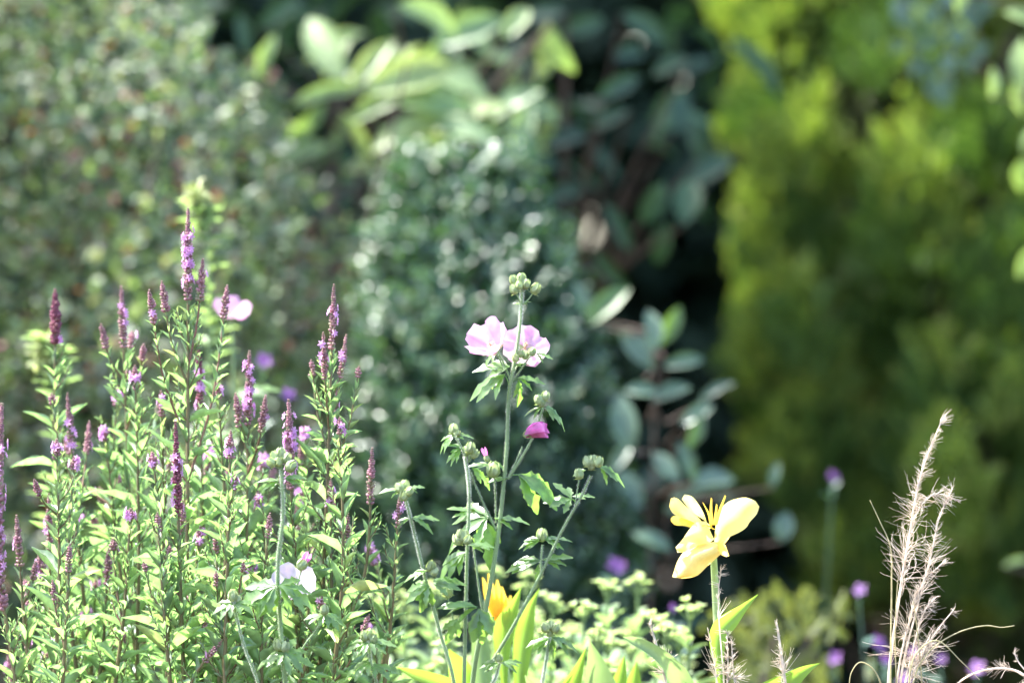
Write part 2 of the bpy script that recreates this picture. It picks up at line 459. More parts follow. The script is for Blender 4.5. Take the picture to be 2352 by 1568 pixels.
for q in range(30):
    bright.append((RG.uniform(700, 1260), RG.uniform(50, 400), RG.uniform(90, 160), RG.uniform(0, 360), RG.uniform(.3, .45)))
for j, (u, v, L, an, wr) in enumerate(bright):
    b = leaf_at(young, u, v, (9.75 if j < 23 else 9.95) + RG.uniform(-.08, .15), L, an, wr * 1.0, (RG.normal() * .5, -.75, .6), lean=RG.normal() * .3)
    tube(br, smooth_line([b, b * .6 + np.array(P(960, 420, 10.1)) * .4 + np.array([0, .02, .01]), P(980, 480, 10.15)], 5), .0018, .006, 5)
n = 3000
u = RG.uniform(150, 1690, n); v = RG.uniform(-350, 2000, n); dd = RG.uniform(10.25, 11.3, n)
pos = np.stack([(u - 1176) * K * dd, dd, ZC - (v - 784) * K * dd], 1)
keep = (pos[:, 2] > .05) & ((RG.random(n) < .36) | (v > 1000))
keep &= wavy(u * .9, v * .9, 2.1) > -.2
keep &= ~((u > 1310) & (u < 1740) & (v > 500) & (v < 1500) & ((dd < 10.7) | (RG.random(n) < .72)))
pos = pos[keep]
out = np.tile(np.array([0, -1.0, .2]), (len(pos), 1)) + RG.normal(size=(len(pos), 3)) * .4
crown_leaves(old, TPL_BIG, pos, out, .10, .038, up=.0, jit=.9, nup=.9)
semi = [(1340, 400, 130, 320, .24), (1420, 520, 150, 300, .3), (1500, 470, 130, 60, .5), (1580, 460, 150, 80, .5), (1560, 260, 120, 70, .5),
        (1400, 270, 120, 200, .4), (1300, 320, 130, 190, .42), (1420, 200, 130, 30, .4), (1340, 60, 120, 20, .45), (1480, 60, 140, 330, .45),
        (1540, 150, 110, 200, .4), (1300, 440, 110, 20, .45), (1400, 620, 140, 310, .28), (1250, 30, 130, 180, .45), (1600, 320, 120, 100, .45),
        (1520, 560, 120, 250, .45), (620, 420, 130, 250, .35), (700, 420, 120, 280, .35), (560, 80, 120, 100, .35), (640, 30, 140, 40, .4)]
for (u, v, L, an, wr) in semi:
    b = leaf_at(old, u, v, 10.05 + RG.uniform(-.1, .15), L * .85, an, wr * 1.05, (RG.normal() * .35, -.9, .3), lean=RG.normal() * .25)
    tube(br, smooth_line([b, b * .5 + np.array(P(1300, 700, 10.5)) * .5, P(1300, 760, 10.55)], 5), .0018, .006, 5)
young.build('bright_foliage', M['laurel_lit'], th, label='leaves of the laurel coloured pale as if sunlit')
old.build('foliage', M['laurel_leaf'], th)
for bx in (-.45, -.15):
    tips = [(bx + RG.normal() * .18, 10.5 + RG.normal() * .15, RG.uniform(.8, 1.6)) for _ in range(7)]
    twigs(br, (bx * .6, 10.6, 0), tips, .014, .003)
tube(br, smooth_line([P(980, 480, 10.15), P(1000, 800, 10.4), (-.1, 10.6, 0)], 6), .007, .014, 6)
tube(br, smooth_line([P(1300, 760, 10.55), P(1290, 1000, 10.6), (.05, 10.6, 0)], 6), .007, .014, 6)
br.build('branch', M['bark'], th)

# laurel sprig right of the cone
th = thing('young_laurel', 'young laurel shoot with rounded grey green leaves left of the golden conifer', 'shrub', P(1480, 784, 9.3) - Vector((0, 0, ZC)))
lf, br = Geo(), Geo()
spr = [(1395, 700, 130, 48, .42, 1), (1340, 690, 90, 110, .4, 0), (1465, 800, 120, 125, .5, 0), (1500, 755, 100, 95, .45, 0), (1540, 750, 100, 62, .40, 1),
       (1570, 830, 95, 15, .38, 0), (1540, 900, 100, 28, .42, 0), (1475, 895, 80, 170, .45, 0), (1435, 970, 140, 105, .45, 0), (1600, 950, 90, 35, .4, 0),
       (1580, 1060, 100, 110, .4, 0), (1530, 1070, 100, 130, .42, 0), (1640, 1100, 120, 18, .5, 0), (1590, 1130, 110, 20, .35, 0), (1450, 1120, 100, 120, .5, 0),
       (1600, 990, 90, 250, .4, 0), (1425, 1050, 90, 60, .4, 0), (1560, 1180, 90, 340, .4, 0), (1500, 1240, 100, 150, .4, 0), (1640, 900, 100, 40, .3, 0),
       (1780, 1090, 60, 80, .4, 0), (1800, 1210, 70, 80, .7, 0)]
yl = Geo()
for (u, v, L, an, wr, yy) in spr:
    b = leaf_at(yl if yy else lf, u, v, 9.2 + RG.uniform(-.07, .07), L, an, wr, (RG.normal() * .2, -.8, .55), lean=RG.normal() * .15)
    q = P(min(max(u, 1465), 1560) * .5 + 1505 * .5, v + 70, 9.25)
    tube(br, smooth_line([b, b * .5 + np.array(q) * .5 + np.array([0, .01, 0]), q], 4), .0012, .003, 5)
lf.build('foliage', M['sprig_leaf'], th); yl.build('bright_foliage', M['sprig_young'], th, label='fresh green young leaves')
tube(br, smooth_line([(th.location.x, 9.35, 0), P(1490, 1400, 9.3), P(1500, 1100, 9.25), P(1510, 800, 9.22)], 6), .0045, .0015, 6)
br.build('branch', M['bark'], th)

# --- golden conifer, right
def con_left(v):
    return 22 * np.sin(np.asarray(v) * .024) + 16 * np.sin(np.asarray(v) * .051 + 1) + np.interp(v, [-600, -100, 60, 130, 220, 300, 380, 430, 520, 620, 850, 960, 1050, 1150, 1250, 1330, 1500, 3200],
                     [1720, 1690, 1675, 1720, 1695, 1730, 1690, 1715, 1700, 1705, 1690, 1760, 1790, 1850, 1880, 1890, 1930, 1980])
def spray_tpl():
    V, F = [], []
    base = 0
    R = random.Random(3)
    for j in range(9):
        y = j / 8
        for s in (-1, 1):
            L = .34 * (1 - y * .55) * R.uniform(.8, 1.1)
            wd = .085
            a = math.radians(R.uniform(38, 58))
            dx, dy = s * math.sin(a), math.cos(a)
            b = np.array([0, y * .8, 0]); t = b + np.array([dx * L, dy * L, R.uniform(-.1, .1)])
            nx_, ny_ = -dy * wd, dx * wd
            m = b * .4 + t * .6
            V += [b, m + np.array([nx_, ny_, .02]), t, m - np.array([nx_, ny_, .02])]
            F.append((base, base + 1, base + 2, base + 3)); base += 4
    return np.array(V), np.array(F)
TPL_SPRAY = spray_tpl()
th = thing('golden_conifer', 'yellow green conifer with upright feathery sprays filling the right side', 'tree', (P(2300, 784, 11.6).x, 11.7, 0))
g = Geo()
low_at = lambda uu: np.interp(uu, [1600, 1850, 1950, 2080, 2250, 2400, 3700], [1000, 1250, 1420, 1390, 1280, 1240, 1300])
def con_depth(uu):
    return 11.0 + .55 * ((np.clip(2250 - uu, 0, 600)) / 560) ** 2
def put_sprays(uu, vv, dd, d, ls, g=None):
    g = g or globals()['g']
    p = np.stack([(uu - 1176) * K * dd, dd, ZC - (vv - 784) * K * dd], 1)
    k = len(p)
    nn = nrm(np.array([0, -.8, .4]) + RG.normal(size=(k, 3)) * .55)
    scatter(g, TPL_SPRAY, p, frames(nrm(d), nn), np.stack([ls * .95, ls, ls], 1))
# deep inner sprays, coloured dark to stand for shade between the plumes
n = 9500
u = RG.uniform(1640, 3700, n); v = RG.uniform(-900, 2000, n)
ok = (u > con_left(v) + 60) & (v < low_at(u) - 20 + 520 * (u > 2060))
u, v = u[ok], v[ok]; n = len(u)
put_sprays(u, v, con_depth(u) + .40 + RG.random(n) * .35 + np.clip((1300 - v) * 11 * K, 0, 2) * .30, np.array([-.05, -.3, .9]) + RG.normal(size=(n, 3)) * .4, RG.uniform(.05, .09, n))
g.build('inner_foliage', M['conifer_dead_shade'], th, label='brownish inner foliage, coloured darker to suggest shaded gaps')
g = Geo(); gg = Geo()
# upright plumes standing out of the surface, some golden and some plain green
for j in range(330):
    pu = RG.uniform(1660, 3500); pv = RG.uniform(-800, 1500)
    if j < 65: pv = RG.uniform(-250, 1300); pu = con_left(pv) + RG.uniform(58, 110)
    if j % 3 == 0 and pu > 1900 and 200 < pv < 1100 and math.sin(pu * .016 + pv * .011) > .75: continue
    if pv > low_at(pu) or pu < con_left(pv) + 60: continue
    h = RG.uniform(110, 220); wd = RG.uniform(36, 70)
    k = int(54 * h / 170)
    t = RG.random(k) ** .8                       # 0 at the tip of the plume
    a = RG.uniform(-1.5, 1.5, k)
    half = wd * np.minimum(1, (t * 2.6) ** .6)
    uu = pu + np.sin(a) * half + RG.normal(size=k) * 6
    vv = pv + t * h
    dd = con_depth(np.full(k, pu)) + RG.uniform(-.12, .14) - .16 * math.sin(pu * .019 + pv * .007) * math.sin(pv * .0095 + 1) - np.cos(a) * half * K * 11 * 2.2 + np.clip((1300 - vv) * 11 * K, 0, 2) * .30
    put_sprays(uu, vv, dd, np.stack([np.sin(a) * .5 - .08, -np.cos(a) * .45, np.full(k, .85)], 1) + RG.normal(size=(k, 3)) * .2, RG.uniform(.035, .07, k), gg if math.sin(pu * .037 + 1.3 * math.sin(pv * .021)) + RG.normal() * .5 > .15 else g)
g.build('crown', M['conifer'], th)
gg.build('green_foliage', M['conifer_green'], th, label='plainer darker green sprays among the golden ones')
g = Geo()
tx, ty = th.location.x, th.location.y
tube(g, smooth_line([(tx, ty, 0), (tx + .02, ty, 1), (tx, ty, 2.2)], 6), .05, .02, 10)
for j in range(46):
    z = RG.uniform(.25, 1.6); a = RG.uniform(math.pi * .9, math.pi * 2.1)
    q = RG.uniform(.2, .4)
    tube(g, smooth_line([(tx, ty, z), (tx + q * .6 * math.cos(a), ty + q * .6 * math.sin(a), z + .05), (tx + q * math.cos(a), ty + q * math.sin(a), z + .25)], 4), .010, .003, 5)
g.build('trunk', M['bark'], th)

# --- ivy in the conifer
HEART = (np.array([(0, 0, 0), (-.32, .1, .02), (-.5, .0, .05), (-.45, .35, .04), (-.2, .7, 0), (0, 1, -.05), (.2, .7, 0), (.45, .35, .04), (.5, 0, .05), (.32, .1, .02), (0, .4, -.03)]),
         np.array([(0, 1, 2, 10), (10, 2, 3, 4), (10, 4, 5, 6), (10, 6, 7, 8), (0, 10, 8, 9)]))
th = thing('ivy', 'strand of dark blue green ivy hanging in the top of the golden conifer', 'climbing plant', P(2160, -300, 10.65))
g = Geo()
iv = [(2165, 215, 75), (2180, 150, 50), (2195, 90, 60), (2120, 110, 45), (2100, 160, 48), (2080, 50, 50), (2140, 40, 55), (2230, 50, 55), (2250, 120, 45),
      (2060, 110, 38), (2130, 165, 45), (2210, 20, 55), (2170, 0, 50), (2095, 5, 45), (2150, 95, 40), (2225, 150, 40), (2060, 20, 45), (2260, 20, 50), (2110, 70, 40), (2185, 55, 40),
      (2120, -60, 50), (2200, -50, 55), (2160, -110, 50), (2230, -90, 45), (2090, -110, 50), (2150, -170, 50), (2180, -220, 50), (1665, 165, 45), (1690, 185, 40)]
for (u, v, L) in iv[:27]:
    leaf_at(g, u, v, 10.55 + RG.uniform(-.1, .1), L, -90 + RG.normal() * 18, .95, (RG.normal() * .3, -.85, .5), tpl=HEART)
g.build('foliage', M['ivy'], th)
g = Geo()
tube(g, smooth_line([P(2160, -300, 10.65), P(2150, -100, 10.62), P(2190, 60, 10.62), P(2165, 190, 10.6)], 6), .003, .0015, 5)
tube(g, smooth_line([P(2160, -300, 10.65), P(2200, -100, 10.62), P(2235, 20, 10.62), P(2245, 110, 10.6)], 6), .003, .0015, 5)
tube(g, smooth_line([P(2150, -250, 10.65), P(2090, -100, 10.62), P(2080, 40, 10.62), P(2110, 160, 10.6)], 6), .003, .0015, 5)
g.build('stem', M['bark'], th)

# --- pale leaved shrub poking in at the right edge
th = thing('pale_leaved_shrub', 'pale light green leaves of a shrub poking in at the upper right edge', 'shrub', (P(2440, 784, 9.7).x, 9.7, 0))
g, br = Geo(), Geo()
pl = [(2345, 150, 130, 100, .4), (2340, 220, 90, 270, .35), (2282, 190, 75, 80, .42), (2350, 400, 80, 260, .6), (2205, 0, 45, 250, .5), (2210, 10, 60, 230, .3), (2360, 320, 70, 240, .4),
      (2390, 100, 130, 60, .4), (2420, 260, 120, 20, .4), (2440, 420, 120, 330, .4), (2400, 520, 110, 280, .4), (2480, 150, 130, 80, .4), (2420, 0, 120, 100, .4), (2350, 40, 90, 150, .4),
      (2500, 300, 130, 10, .4), (2335, 1290, 70, 20, .25), (2360, 600, 90, 240, .4)]
for (u, v, L, an, wr) in pl:
    b = leaf_at(g, u, v, 9.6 + RG.uniform(-.1, .1), L, an, wr, (RG.normal() * .3, -.7, .6))
    q = P(2440, v + 40, 9.68)
    tube(br, smooth_line([b, b * .5 + np.array(q) * .5, q], 4), .001, .002, 5)
g.build('foliage', M['bright_leaf'], th)
tube(br, smooth_line([(th.location.x, 9.7, 0), P(2440, 1200, 9.7), P(2435, 500, 9.68), P(2440, -50, 9.68)], 6), .008, .003, 6)
br.build('branch', M['bark'], th)

# --- gold shrub low right
th = thing('low_gold_shrub', 'low feathery yellow green shrub between the yellow flower and the tall straw grass', 'shrub', (P(1790, 784, 8.9).x, 8.9, 0))
g = Geo()
n = 560
u = RG.normal(1785, 80, n); v = 1360 + np.abs((u - 1800) * .35) + RG.random(n) ** 1.1 * 900
dd = RG.uniform(8.7, 9.1, n)
pos = np.stack([(u - 1176) * K * dd, dd, ZC - (v - 784) * K * dd], 1); pos = pos[pos[:, 2] > .02]; n = len(pos)
Ls = RG.uniform(.02, .04, n)
scatter(g, TPL_SPRAY, pos, frames(nrm(np.array([0, -.3, .9]) + RG.normal(size=(n, 3)) * .5), RG.normal(size=(n, 3)) + np.array([0, -.6, .5])), np.stack([Ls, Ls, Ls], 1))
g.build('foliage', M['gold_shrub'], th)
g = Geo()
twigs(g, tuple(th.location), [tuple(P(1785 + RG.normal() * 70, RG.uniform(1400, 1600), 8.9)) for _ in range(14)], .005, .0015)
g.build('branch', M['bark'], th)

# --- hedge closing the back, leaf colour darkened to stand for deep shade
th = thing('back_hedge', 'tall evergreen backing hedge at the very back, leaves coloured dark to suggest deep shade', 'hedge', (0, 13.2, 0))
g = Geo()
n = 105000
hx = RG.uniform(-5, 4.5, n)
top = np.interp(hx, [-5, -2, 0, .9, 1.3, 5], [4.6, 5.2, 5.2, 4.8, 3.2, 3.0]) + .2 * np.sin(hx * 3)  # raised at left to keep sky light out of the gaps
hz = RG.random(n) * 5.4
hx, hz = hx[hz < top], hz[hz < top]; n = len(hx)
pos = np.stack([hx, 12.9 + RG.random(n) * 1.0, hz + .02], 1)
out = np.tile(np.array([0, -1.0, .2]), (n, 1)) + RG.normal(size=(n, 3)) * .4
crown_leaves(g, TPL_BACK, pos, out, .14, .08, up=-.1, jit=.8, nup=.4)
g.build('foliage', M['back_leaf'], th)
g = Geo()
for bx in np.linspace(-4.3, 4.3, 18):
    twigs(g, (bx, 13.7, 0), [(bx + RG.normal() * .3, 13.6 + RG.normal() * .15, RG.uniform(1.2, 2.4)) for _ in range(5)], .025, .005)
g.build('branch', M['bark'], th)

# --- unseen tree, added so that its shade falls on the laurels
th = thing('added_shade_tree', 'unseen tree added at left behind the small leaved hedge to shade the laurels', 'tree', (-2.3, 11.5, 0))
g = Geo(); tube(g, smooth_line([(-2.3, 11.5, 0), (-2.25, 11.5, 2.2), (-2.3, 11.5, 3.8), (-2.3, 11.5, 5.3)], 7), .11, .03, 12)
for j in range(26):
    z = RG.uniform(3.7, 5.0); a = RG.uniform(0, 6.28); q = RG.uniform(.3, .5)
    b0 = np.array([-2.28, 11.5, z]); e = b0 + np.array([math.cos(a) * q, math.sin(a) * q * .8, RG.uniform(.2, .9)])
    tube(g, smooth_line([b0, b0 * .5 + e * .5 + np.array([0, 0, .12]), e], 5), .03, .006, 6)
g.build('trunk', M['bark'], th)
g = Geo()
cl = nrm(RG.normal(size=(64, 3))) * (RG.random(64) ** .4)[:, None] * np.array([.55, .75, .85]) + np.array([-2.3, 11.5, 5.0])
pos = np.concatenate([c + RG.normal(size=(330, 3)) * .11 for c in cl]); n = len(pos)
crown_leaves(g, TPL_SMALL, pos, RG.normal(size=(n, 3)), .10, .06, up=0, jit=.8, nup=.8)
g.build('crown', M['laurel_leaf'], th)

# ------------------------------------------------------------------ soft plants of the middle ground
def petals_flower(geo, c, face, R, n=5, wr=.8, cup=.25):
    f = nrm(np.array(face, dtype=float)); x = nrm(np.cross(f, np.array([.2, .1, 1.]))); y = np.cross(f, x)
    for j in range(n):
        a = 2 * math.pi * j / n + .3
        d = nrm(x * math.cos(a) + y * math.sin(a) + f * cup)
        scatter(geo, TPL_OVAL, [np.array(c) + f * .0004 * j], frames(d[None], f[None]), [[R * wr, R, R]])

def cranesbill(label, flowers, d, base_u, R=.0125, name='cranesbill', mat='violet', group=None):
    root = Vector((P(base_u, 784, d).x, d, 0))
    th = thing(name, label, 'flower', root, group)
    st, fo = Geo(), Geo()
    for (u, v, rr) in flowers:
        c = np.array(P(u, v, d + RG.uniform(-.05, .05)))
        bb = np.array(root) + np.array([RG.normal() * .015, RG.normal() * .015, 0])
        ln = smooth_line([bb, bb * .5 + c * .5 + np.array([RG.normal() * .01, .01, -.02]), c - np.array([0, 0, .03]), c + np.array([0, .004, -.002])], 5)
        tube(st, ln, .0016, .0008, 5)
        g = Geo(); petals_flower(g, c, (RG.normal() * .6, -.7, .5), R * rr * 1.1, wr=.6, cup=RG.uniform(.1, .7))
        g.build('flower', M[mat], th)
        for j in range(10):
            t = RG.integers(1, len(ln) - 4)
            dr = np.array([RG.normal(), RG.normal(), .3])
            L = RG.uniform(.015, .03)
            scatter(fo, TPL_OVAL, [ln[t]], frames(dr[None], np.array([[0, -.3, 1.]])), [[L * .5, L, L]])
    st.build('stem', M['ivy'], th); fo.build('foliage', M['ivy'], th)
cranesbill('blurred violet flowers on thin stems low at right behind the straw grass', [(2015, 1480, 1.1), (2030, 1520, .9), (1920, 1515, 1.0), (2245, 1535, 1.0), (2160, 1515, .7), (2100, 1500, .7), (1975, 1355, .8), (2080, 1560, 1)], 8.6, 2040)
cranesbill('two small violet blooms in front of the golden conifer', [(1910, 1097, .8), (1985, 1250, .01)][:1], 9.3, 1930)
cranesbill('violet bloom in front of the foot of the dark conical shrub', [(1413, 1300, 1.15), (1432, 1304, .8)], 8.7, 1430)
cranesbill('small magenta bloom beside the pale spurge heads', [(1543, 1398, .55), (1560, 1450, .6), (1400, 1455, .5)], 8.4, 1560)
cranesbill('blurred violet blooms between the tall purple spikes', [(605, 832, 1.0), (662, 908, .85)], 8.3, 640)

def spurge(u, v, d, label, s=1.0):
    root = Vector((P(u + RG.normal() * 15, 784, d).x, d + .02, 0))
    th = thing('spurge', label, 'plant', root, 'pale spurge stems along the bottom')
    st, fo, hd = Geo(), Geo(), Geo()
    top = np.array(P(u, v + 18, d))
    ln = smooth_line([root, np.array(root) * .5 + top * .5 + np.array([RG.normal() * .01, 0, 0]), top], 8)
    tube(st, ln, .0035, .002, 6)
    m = len(ln)
    for j in range(44):
        t = 1 - (j / 44) ** 1.2 * .5
        p = ln[min(m - 1, int(t * (m - 1)))] * 1.0
        a = j * 2.4
        L = (.020 + .026 * min(1, j / 12)) * s * RG.uniform(.8, 1.15)
        dr = np.array([math.cos(a), math.sin(a), .95 - .55 * min(1, j / 40) + RG.normal() * .2])
        scatter(fo, TPL_OVAL, [p + np.array([0, 0, RG.normal() * .008])], frames(dr[None], np.array([[0, 0, 1.]]) - dr[None] * .2), [[L * .42, L, L]])
    for j in range(7):       # rays with cupped bracts
        a = j * 2.4; q = .0155 * s * math.sqrt(j / 6 + .03)
        c = top + np.array([math.cos(a) * q, math.sin(a) * q, .016 - 26 * q * q + RG.normal() * .004])
        tube(st, smooth_line([top - np.array([0, 0, .006]), c * .6 + top * .4 - np.array([0, 0, .001]), c], 3), .0012, .0009, 4)
        for k in range(7):
            b = k * .9 + j
            dr = np.array([math.cos(b) + math.cos(a) * .5, math.sin(b) + math.sin(a) * .5, .9])
            L = RG.uniform(.006, .0105) * s
            scatter(hd, TPL_OVAL, [c], frames(dr[None], np.array([[0, 0, 1.]])), [[L * .85, L, L]])
    st.build('stem', M['thin_stem'], th); fo.build('foliage', M['spurge_leaf'], th); hd.build('flower_head', M['spurge_head'], th)

heads = [(1395, 1350, 7.9, 'pale spurge head just right of the dark cone foot, tallest of the right hand spurges'),
         (1465, 1345, 8.0, 'pale spurge head near the dark gap, next to the tallest right hand spurge'),
         (1340, 1400, 7.8, 'pale spurge head below and left of the tallest right hand spurge'),
         (1210, 1340, 8.0, 'pale spurge head directly above the right lime blade of the orange bud'),
         (1130, 1325, 8.1, 'pale spurge head just behind the orange canna bud'),
         (1270, 1385, 7.9, 'pale spurge head just above the little mallow bud at right'),
         (1585, 1400, 7.7, 'pale spurge head just left of the yellow canna stem'),
         (1530, 1455, 7.6, 'pale spurge head above the curved grey canna blade'),
         (995, 1365, 8.0, 'pale spurge head left of the orange canna bud'),
         (930, 1385, 7.9, 'pale spurge head behind the leftmost long mallow stem'),
         (870, 1390, 8.0, 'leftmost pale spurge head, beside the thin outer loosestrife')]
for h in heads: spurge(*h)
for j in range(27):
    spurge(RG.uniform(820, 1640), RG.uniform(1415, 1560), RG.uniform(7.5, 8.4), 'pale green spurge crowded low along the bottom centre', RG.uniform(.8, 1.1))

# drooping pale yellow green plumes (blurred) behind the loosestrife
def goldenrod(pts, d, base_u, label):
    root = Vector((P(base_u, 784, d).x, d, 0))
    th = thing('goldenrod', label, 'flower', root, 'pale goldenrods behind the loosestrife')
    ln = smooth_line([root] + [P(u, v, d) for (u, v) in pts], 7)
    st, hd, fo = Geo(), Geo(), Geo()
    tube(st, ln, .003, .0012, 5)
    m = len(ln)
    for j in range(150):
        t = 1 - .22 * RG.random() ** .8
        p = ln[int(t * (m - 1))]
        dr = np.array([RG.normal(), RG.normal(), RG.normal() * .6])
        L = RG.uniform(.006, .013); 
        scatter(hd, TPL_OVAL, [p + nrm(dr) * RG.uniform(0, .014)], frames(dr[None], np.array([[0, -.4, 1.]])), [[L * .6, L, L]])
    for j in range(70):
        t = RG.uniform(.1, .8); p = ln[int(t * (m - 1))]
        a = RG.uniform(0, 6.28); dr = np.array([math.cos(a), math.sin(a), .5]); L = RG.uniform(.02, .045)
        scatter(fo, TPL_LANCE, [p], frames(dr[None], np.array([[0, 0, 1.]])), [[L * .22, L, L]])
    st.build('stem', M['thin_stem'], th); hd.build('flower_plume', M['golden_plume'], th); fo.build('foliage', M['spurge_leaf'], th)
goldenrod([(478, 900), (482, 700), (475, 540), (455, 470), (438, 440)], 8.2, 480, 'blurred pale plume nodding behind the tallest purple spike')
goldenrod([(128, 1200), (130, 950), (125, 830), (105, 785), (85, 830)], 8.0, 130, 'blurred pale plume nodding behind the dark maroon spike at left')

# ------------------------------------------------------------------ purple loosestrife
FL6 = None
def petal6(geo, c, face, R):
    f = nrm(np.array(face)); x = nrm(np.cross(f, np.array([.2, .3, 1.]))); y = np.cross(f, x)
    a0 = RG.uniform(0, 1)
    for j in range(6):
        a = a0 + 1.047 * j
        d = nrm(x * math.cos(a) + y * math.sin(a) + f * .35)
        scatter(geo, TPL_SMALL, [c], frames(d[None], f[None] + .2 * RG.normal(size=(1, 3))), [[R * .42, R, R]])

def line_at(ln, t):
    x = min(max(t, 0), .9999) * (len(ln) - 1); i = int(x); f = x - i
    return ln[i] * (1 - f) + ln[i + 1] * f

def leaf_pairs(fo, ln, s0, s1, px, L0, L1, step0, step1, rng_el=(68, 34), wr=.168):
    """opposite leaves along a line from arc s0 (top) down to s1"""
    seg = np.linalg.norm(np.diff(ln, axis=0), axis=1); cum = np.concatenate([[0], np.cumsum(seg)]); tot = cum[-1]
    s = s0; j = 0; nodes = []
    az0 = RG.uniform(0, 3.14)
    while s < min(s1, tot * .98):
        f = min(1, (s - s0) / (260 * px))
        t = np.interp(tot - s, cum, np.arange(len(ln)))
        i = min(int(t), len(ln) - 2); p = ln[i] * (1 - (t - i)) + ln[i + 1] * (t - i)
        tan = nrm(ln[i + 1] - ln[i])
        ax = nrm(np.cross(tan, np.array([.1, 1., .05]))); ay = np.cross(tan, ax)
        nodes.append((p, tan, f))
        for k in range(2):
            az = az0 + j * math.pi / 2 + k * math.pi + RG.normal() * .25
            el = math.radians(rng_el[0] + (rng_el[1] - rng_el[0]) * f + RG.normal() * 12)
            o = ax * math.cos(az) + ay * math.sin(az)
            d = o * math.cos(el) + tan * math.sin(el)
            L = (L0 + (L1 - L0) * f) * px * RG.uniform(.75, 1.2)
            W = L * wr * (1.2 - .2 * f) * RG.uniform(.8, 1.15)
            n = tan * math.cos(el) - o * math.sin(el) + RG.normal(size=3) * .25
            scatter(fo, TPL_LANCE if RG.random() < .6 else TPL_LANCE2, [p + o * .001], frames(d[None], n[None]), [[W, L, L]])
        s += (step0 + (step1 - step0) * f) * px * RG.uniform(.8, 1.2); j += 1
    return nodes

def spike(parent, ln, px, length, mat, nfl, rad=10, flo=(.1, .75)):
    """calyx whorls along the last `length` units of a line, plus open flowers"""
    seg = np.linalg.norm(np.diff(ln, axis=0), axis=1); cum = np.concatenate([[0], np.cumsum(seg)]); tot = cum[-1]
    cal = Geo()
    s = 0.0; j = 0
    while s < length:
        f = s / length
        p = np.array([np.interp(tot - s * px, cum, ln[:, c]) for c in range(3)])
        q = np.array([np.interp(tot - s * px - .002, cum, ln[:, c]) for c in range(3)])
        tan = nrm(p - q) if s > 0 else nrm(ln[-1] - ln[-2])
        ax = nrm(np.cross(tan, np.array([.1, 1., .05]))); ay = np.cross(tan, ax)
        rr = rad * px * (.38 + .62 * min(1, f * 2.2)) * (1.0 if int(j / 2) % 2 else .86)
        nq = 6
        gap = 1.0 if f < .55 else .8
        for k in range(nq):
            if RG.random() > gap: continue
            a = j * .52 + k * 2 * math.pi / nq
            o = ax * math.cos(a) + ay * math.sin(a)
            d = nrm(o * (.5 + .5 * min(1, f * 2)) + tan * .75 + RG.normal(size=3) * .12)
            L = rr * RG.uniform(.95, 1.35)
            scatter(cal, TPL_CALYX, [p + o * rr * .12], frames(d[None], tan[None] * .9 + ax[None] * .3), [[L * .72, L, L * .72]])
        s += (5.0 + 3.5 * f) * RG.uniform(.9, 1.1); j += 1
    sp = cal.build('flower_spike', mat, parent)
    for j in range(nfl):
        f = RG.uniform(*flo)
        s = f * length
        p = np.array([np.interp(tot - s * px, cum, ln[:, c]) for c in range(3)])
        a = RG.uniform(-.4, math.pi + .4)
        o = nrm(np.array([math.cos(a), -math.sin(a) * .8, RG.uniform(-.1, .4)]))
        g = Geo(); petal6(g, p + o * rad * px * 1.0, o, RG.uniform(9, 13) * px)
        g.build('flower', M['loose_petal'], sp)

LG = 'purple loosestrife stems in the patch at left'
def loosestrife(label, tip, base_u, d, length=110, nfl=4, mat='calyx', branches=(), bow=0.0, rad=10, L1=98, side=.85, flo=(.1, .75), mid=None):
    px = K * d
    root = P(base_u, 784, d); root.z = 0
    root = Vector((root.x + RG.normal() * .02, d + RG.normal() * .03 + .03, 0))
    th = thing('loosestrife', label, 'flower', root, LG)
    pts = [root, P(base_u, 1640, d + .015)]
    if mid: pts += [P(m[0], m[1], d + .005) for m in mid]
    else:
        vm = (1640 + tip[1]) / 2
        pts += [P(base_u * .45 + tip[0] * .55 + bow, vm, d + .005)]
    pts += [P(tip[0], tip[1], d)]
    ln = smooth_line(pts, 9)
    st, fo = Geo(), Geo()
    tube(st, ln, .0030, .0010, 7, 1.6)
    nodes = leaf_pairs(fo, ln, (length + 8) * px, 1.6, px, 30, L1, 21, 44)
    for (p, tan, f) in nodes:         # short leafy shoots in the leaf axils
        if p[2] < .5 and RG.random() < .7: continue
        if RG.random() < side and f > .15:
            a = RG.uniform(0, 6.28)
            o = np.array([math.cos(a), math.sin(a) * .6, 0])
            L = RG.uniform(45, 120) * px * (.5 + .5 * f)
            e = p + o * L * .5 + np.array([0, 0, L * .85])
            l2 = smooth_line([p, p * .5 + e * .5 + o * L * .08, e], 4)
            tube(st, l2, .0010, .0005, 5)
            leaf_pairs(fo, l2, 4 * px, L, px, 15, 36, 11, 19)
    for (at, btip, blen, bfl) in branches:
        # branch leaves the stem where the stem is at height `at`
        zz = ZC - (at - 784) * px
        i = int(np.argmin(np.abs(ln[:, 2] - zz)))
        b = ln[i]; e = np.array(P(btip[0], btip[1], d + RG.uniform(-.05, .05)))
        h = e - b
        l2 = smooth_line([b, b + h * .45 + np.array([h[0] * .18, 0, -abs(h[0]) * .12]), e], 9)
        tube(st, l2, .0017, .0008, 6)
        leaf_pairs(fo, l2, (blen + 5) * px, np.linalg.norm(h) * .9, px, 26, 50, 17, 30)
        spike(th, l2, px, blen, M[mat], bfl, rad * .92)
    st.build('stem', M['loose_stem'], th); fo.build('foliage', M['loose_leaf'], th)
    spike(th, ln, px, length, M[mat], nfl, rad, flo)

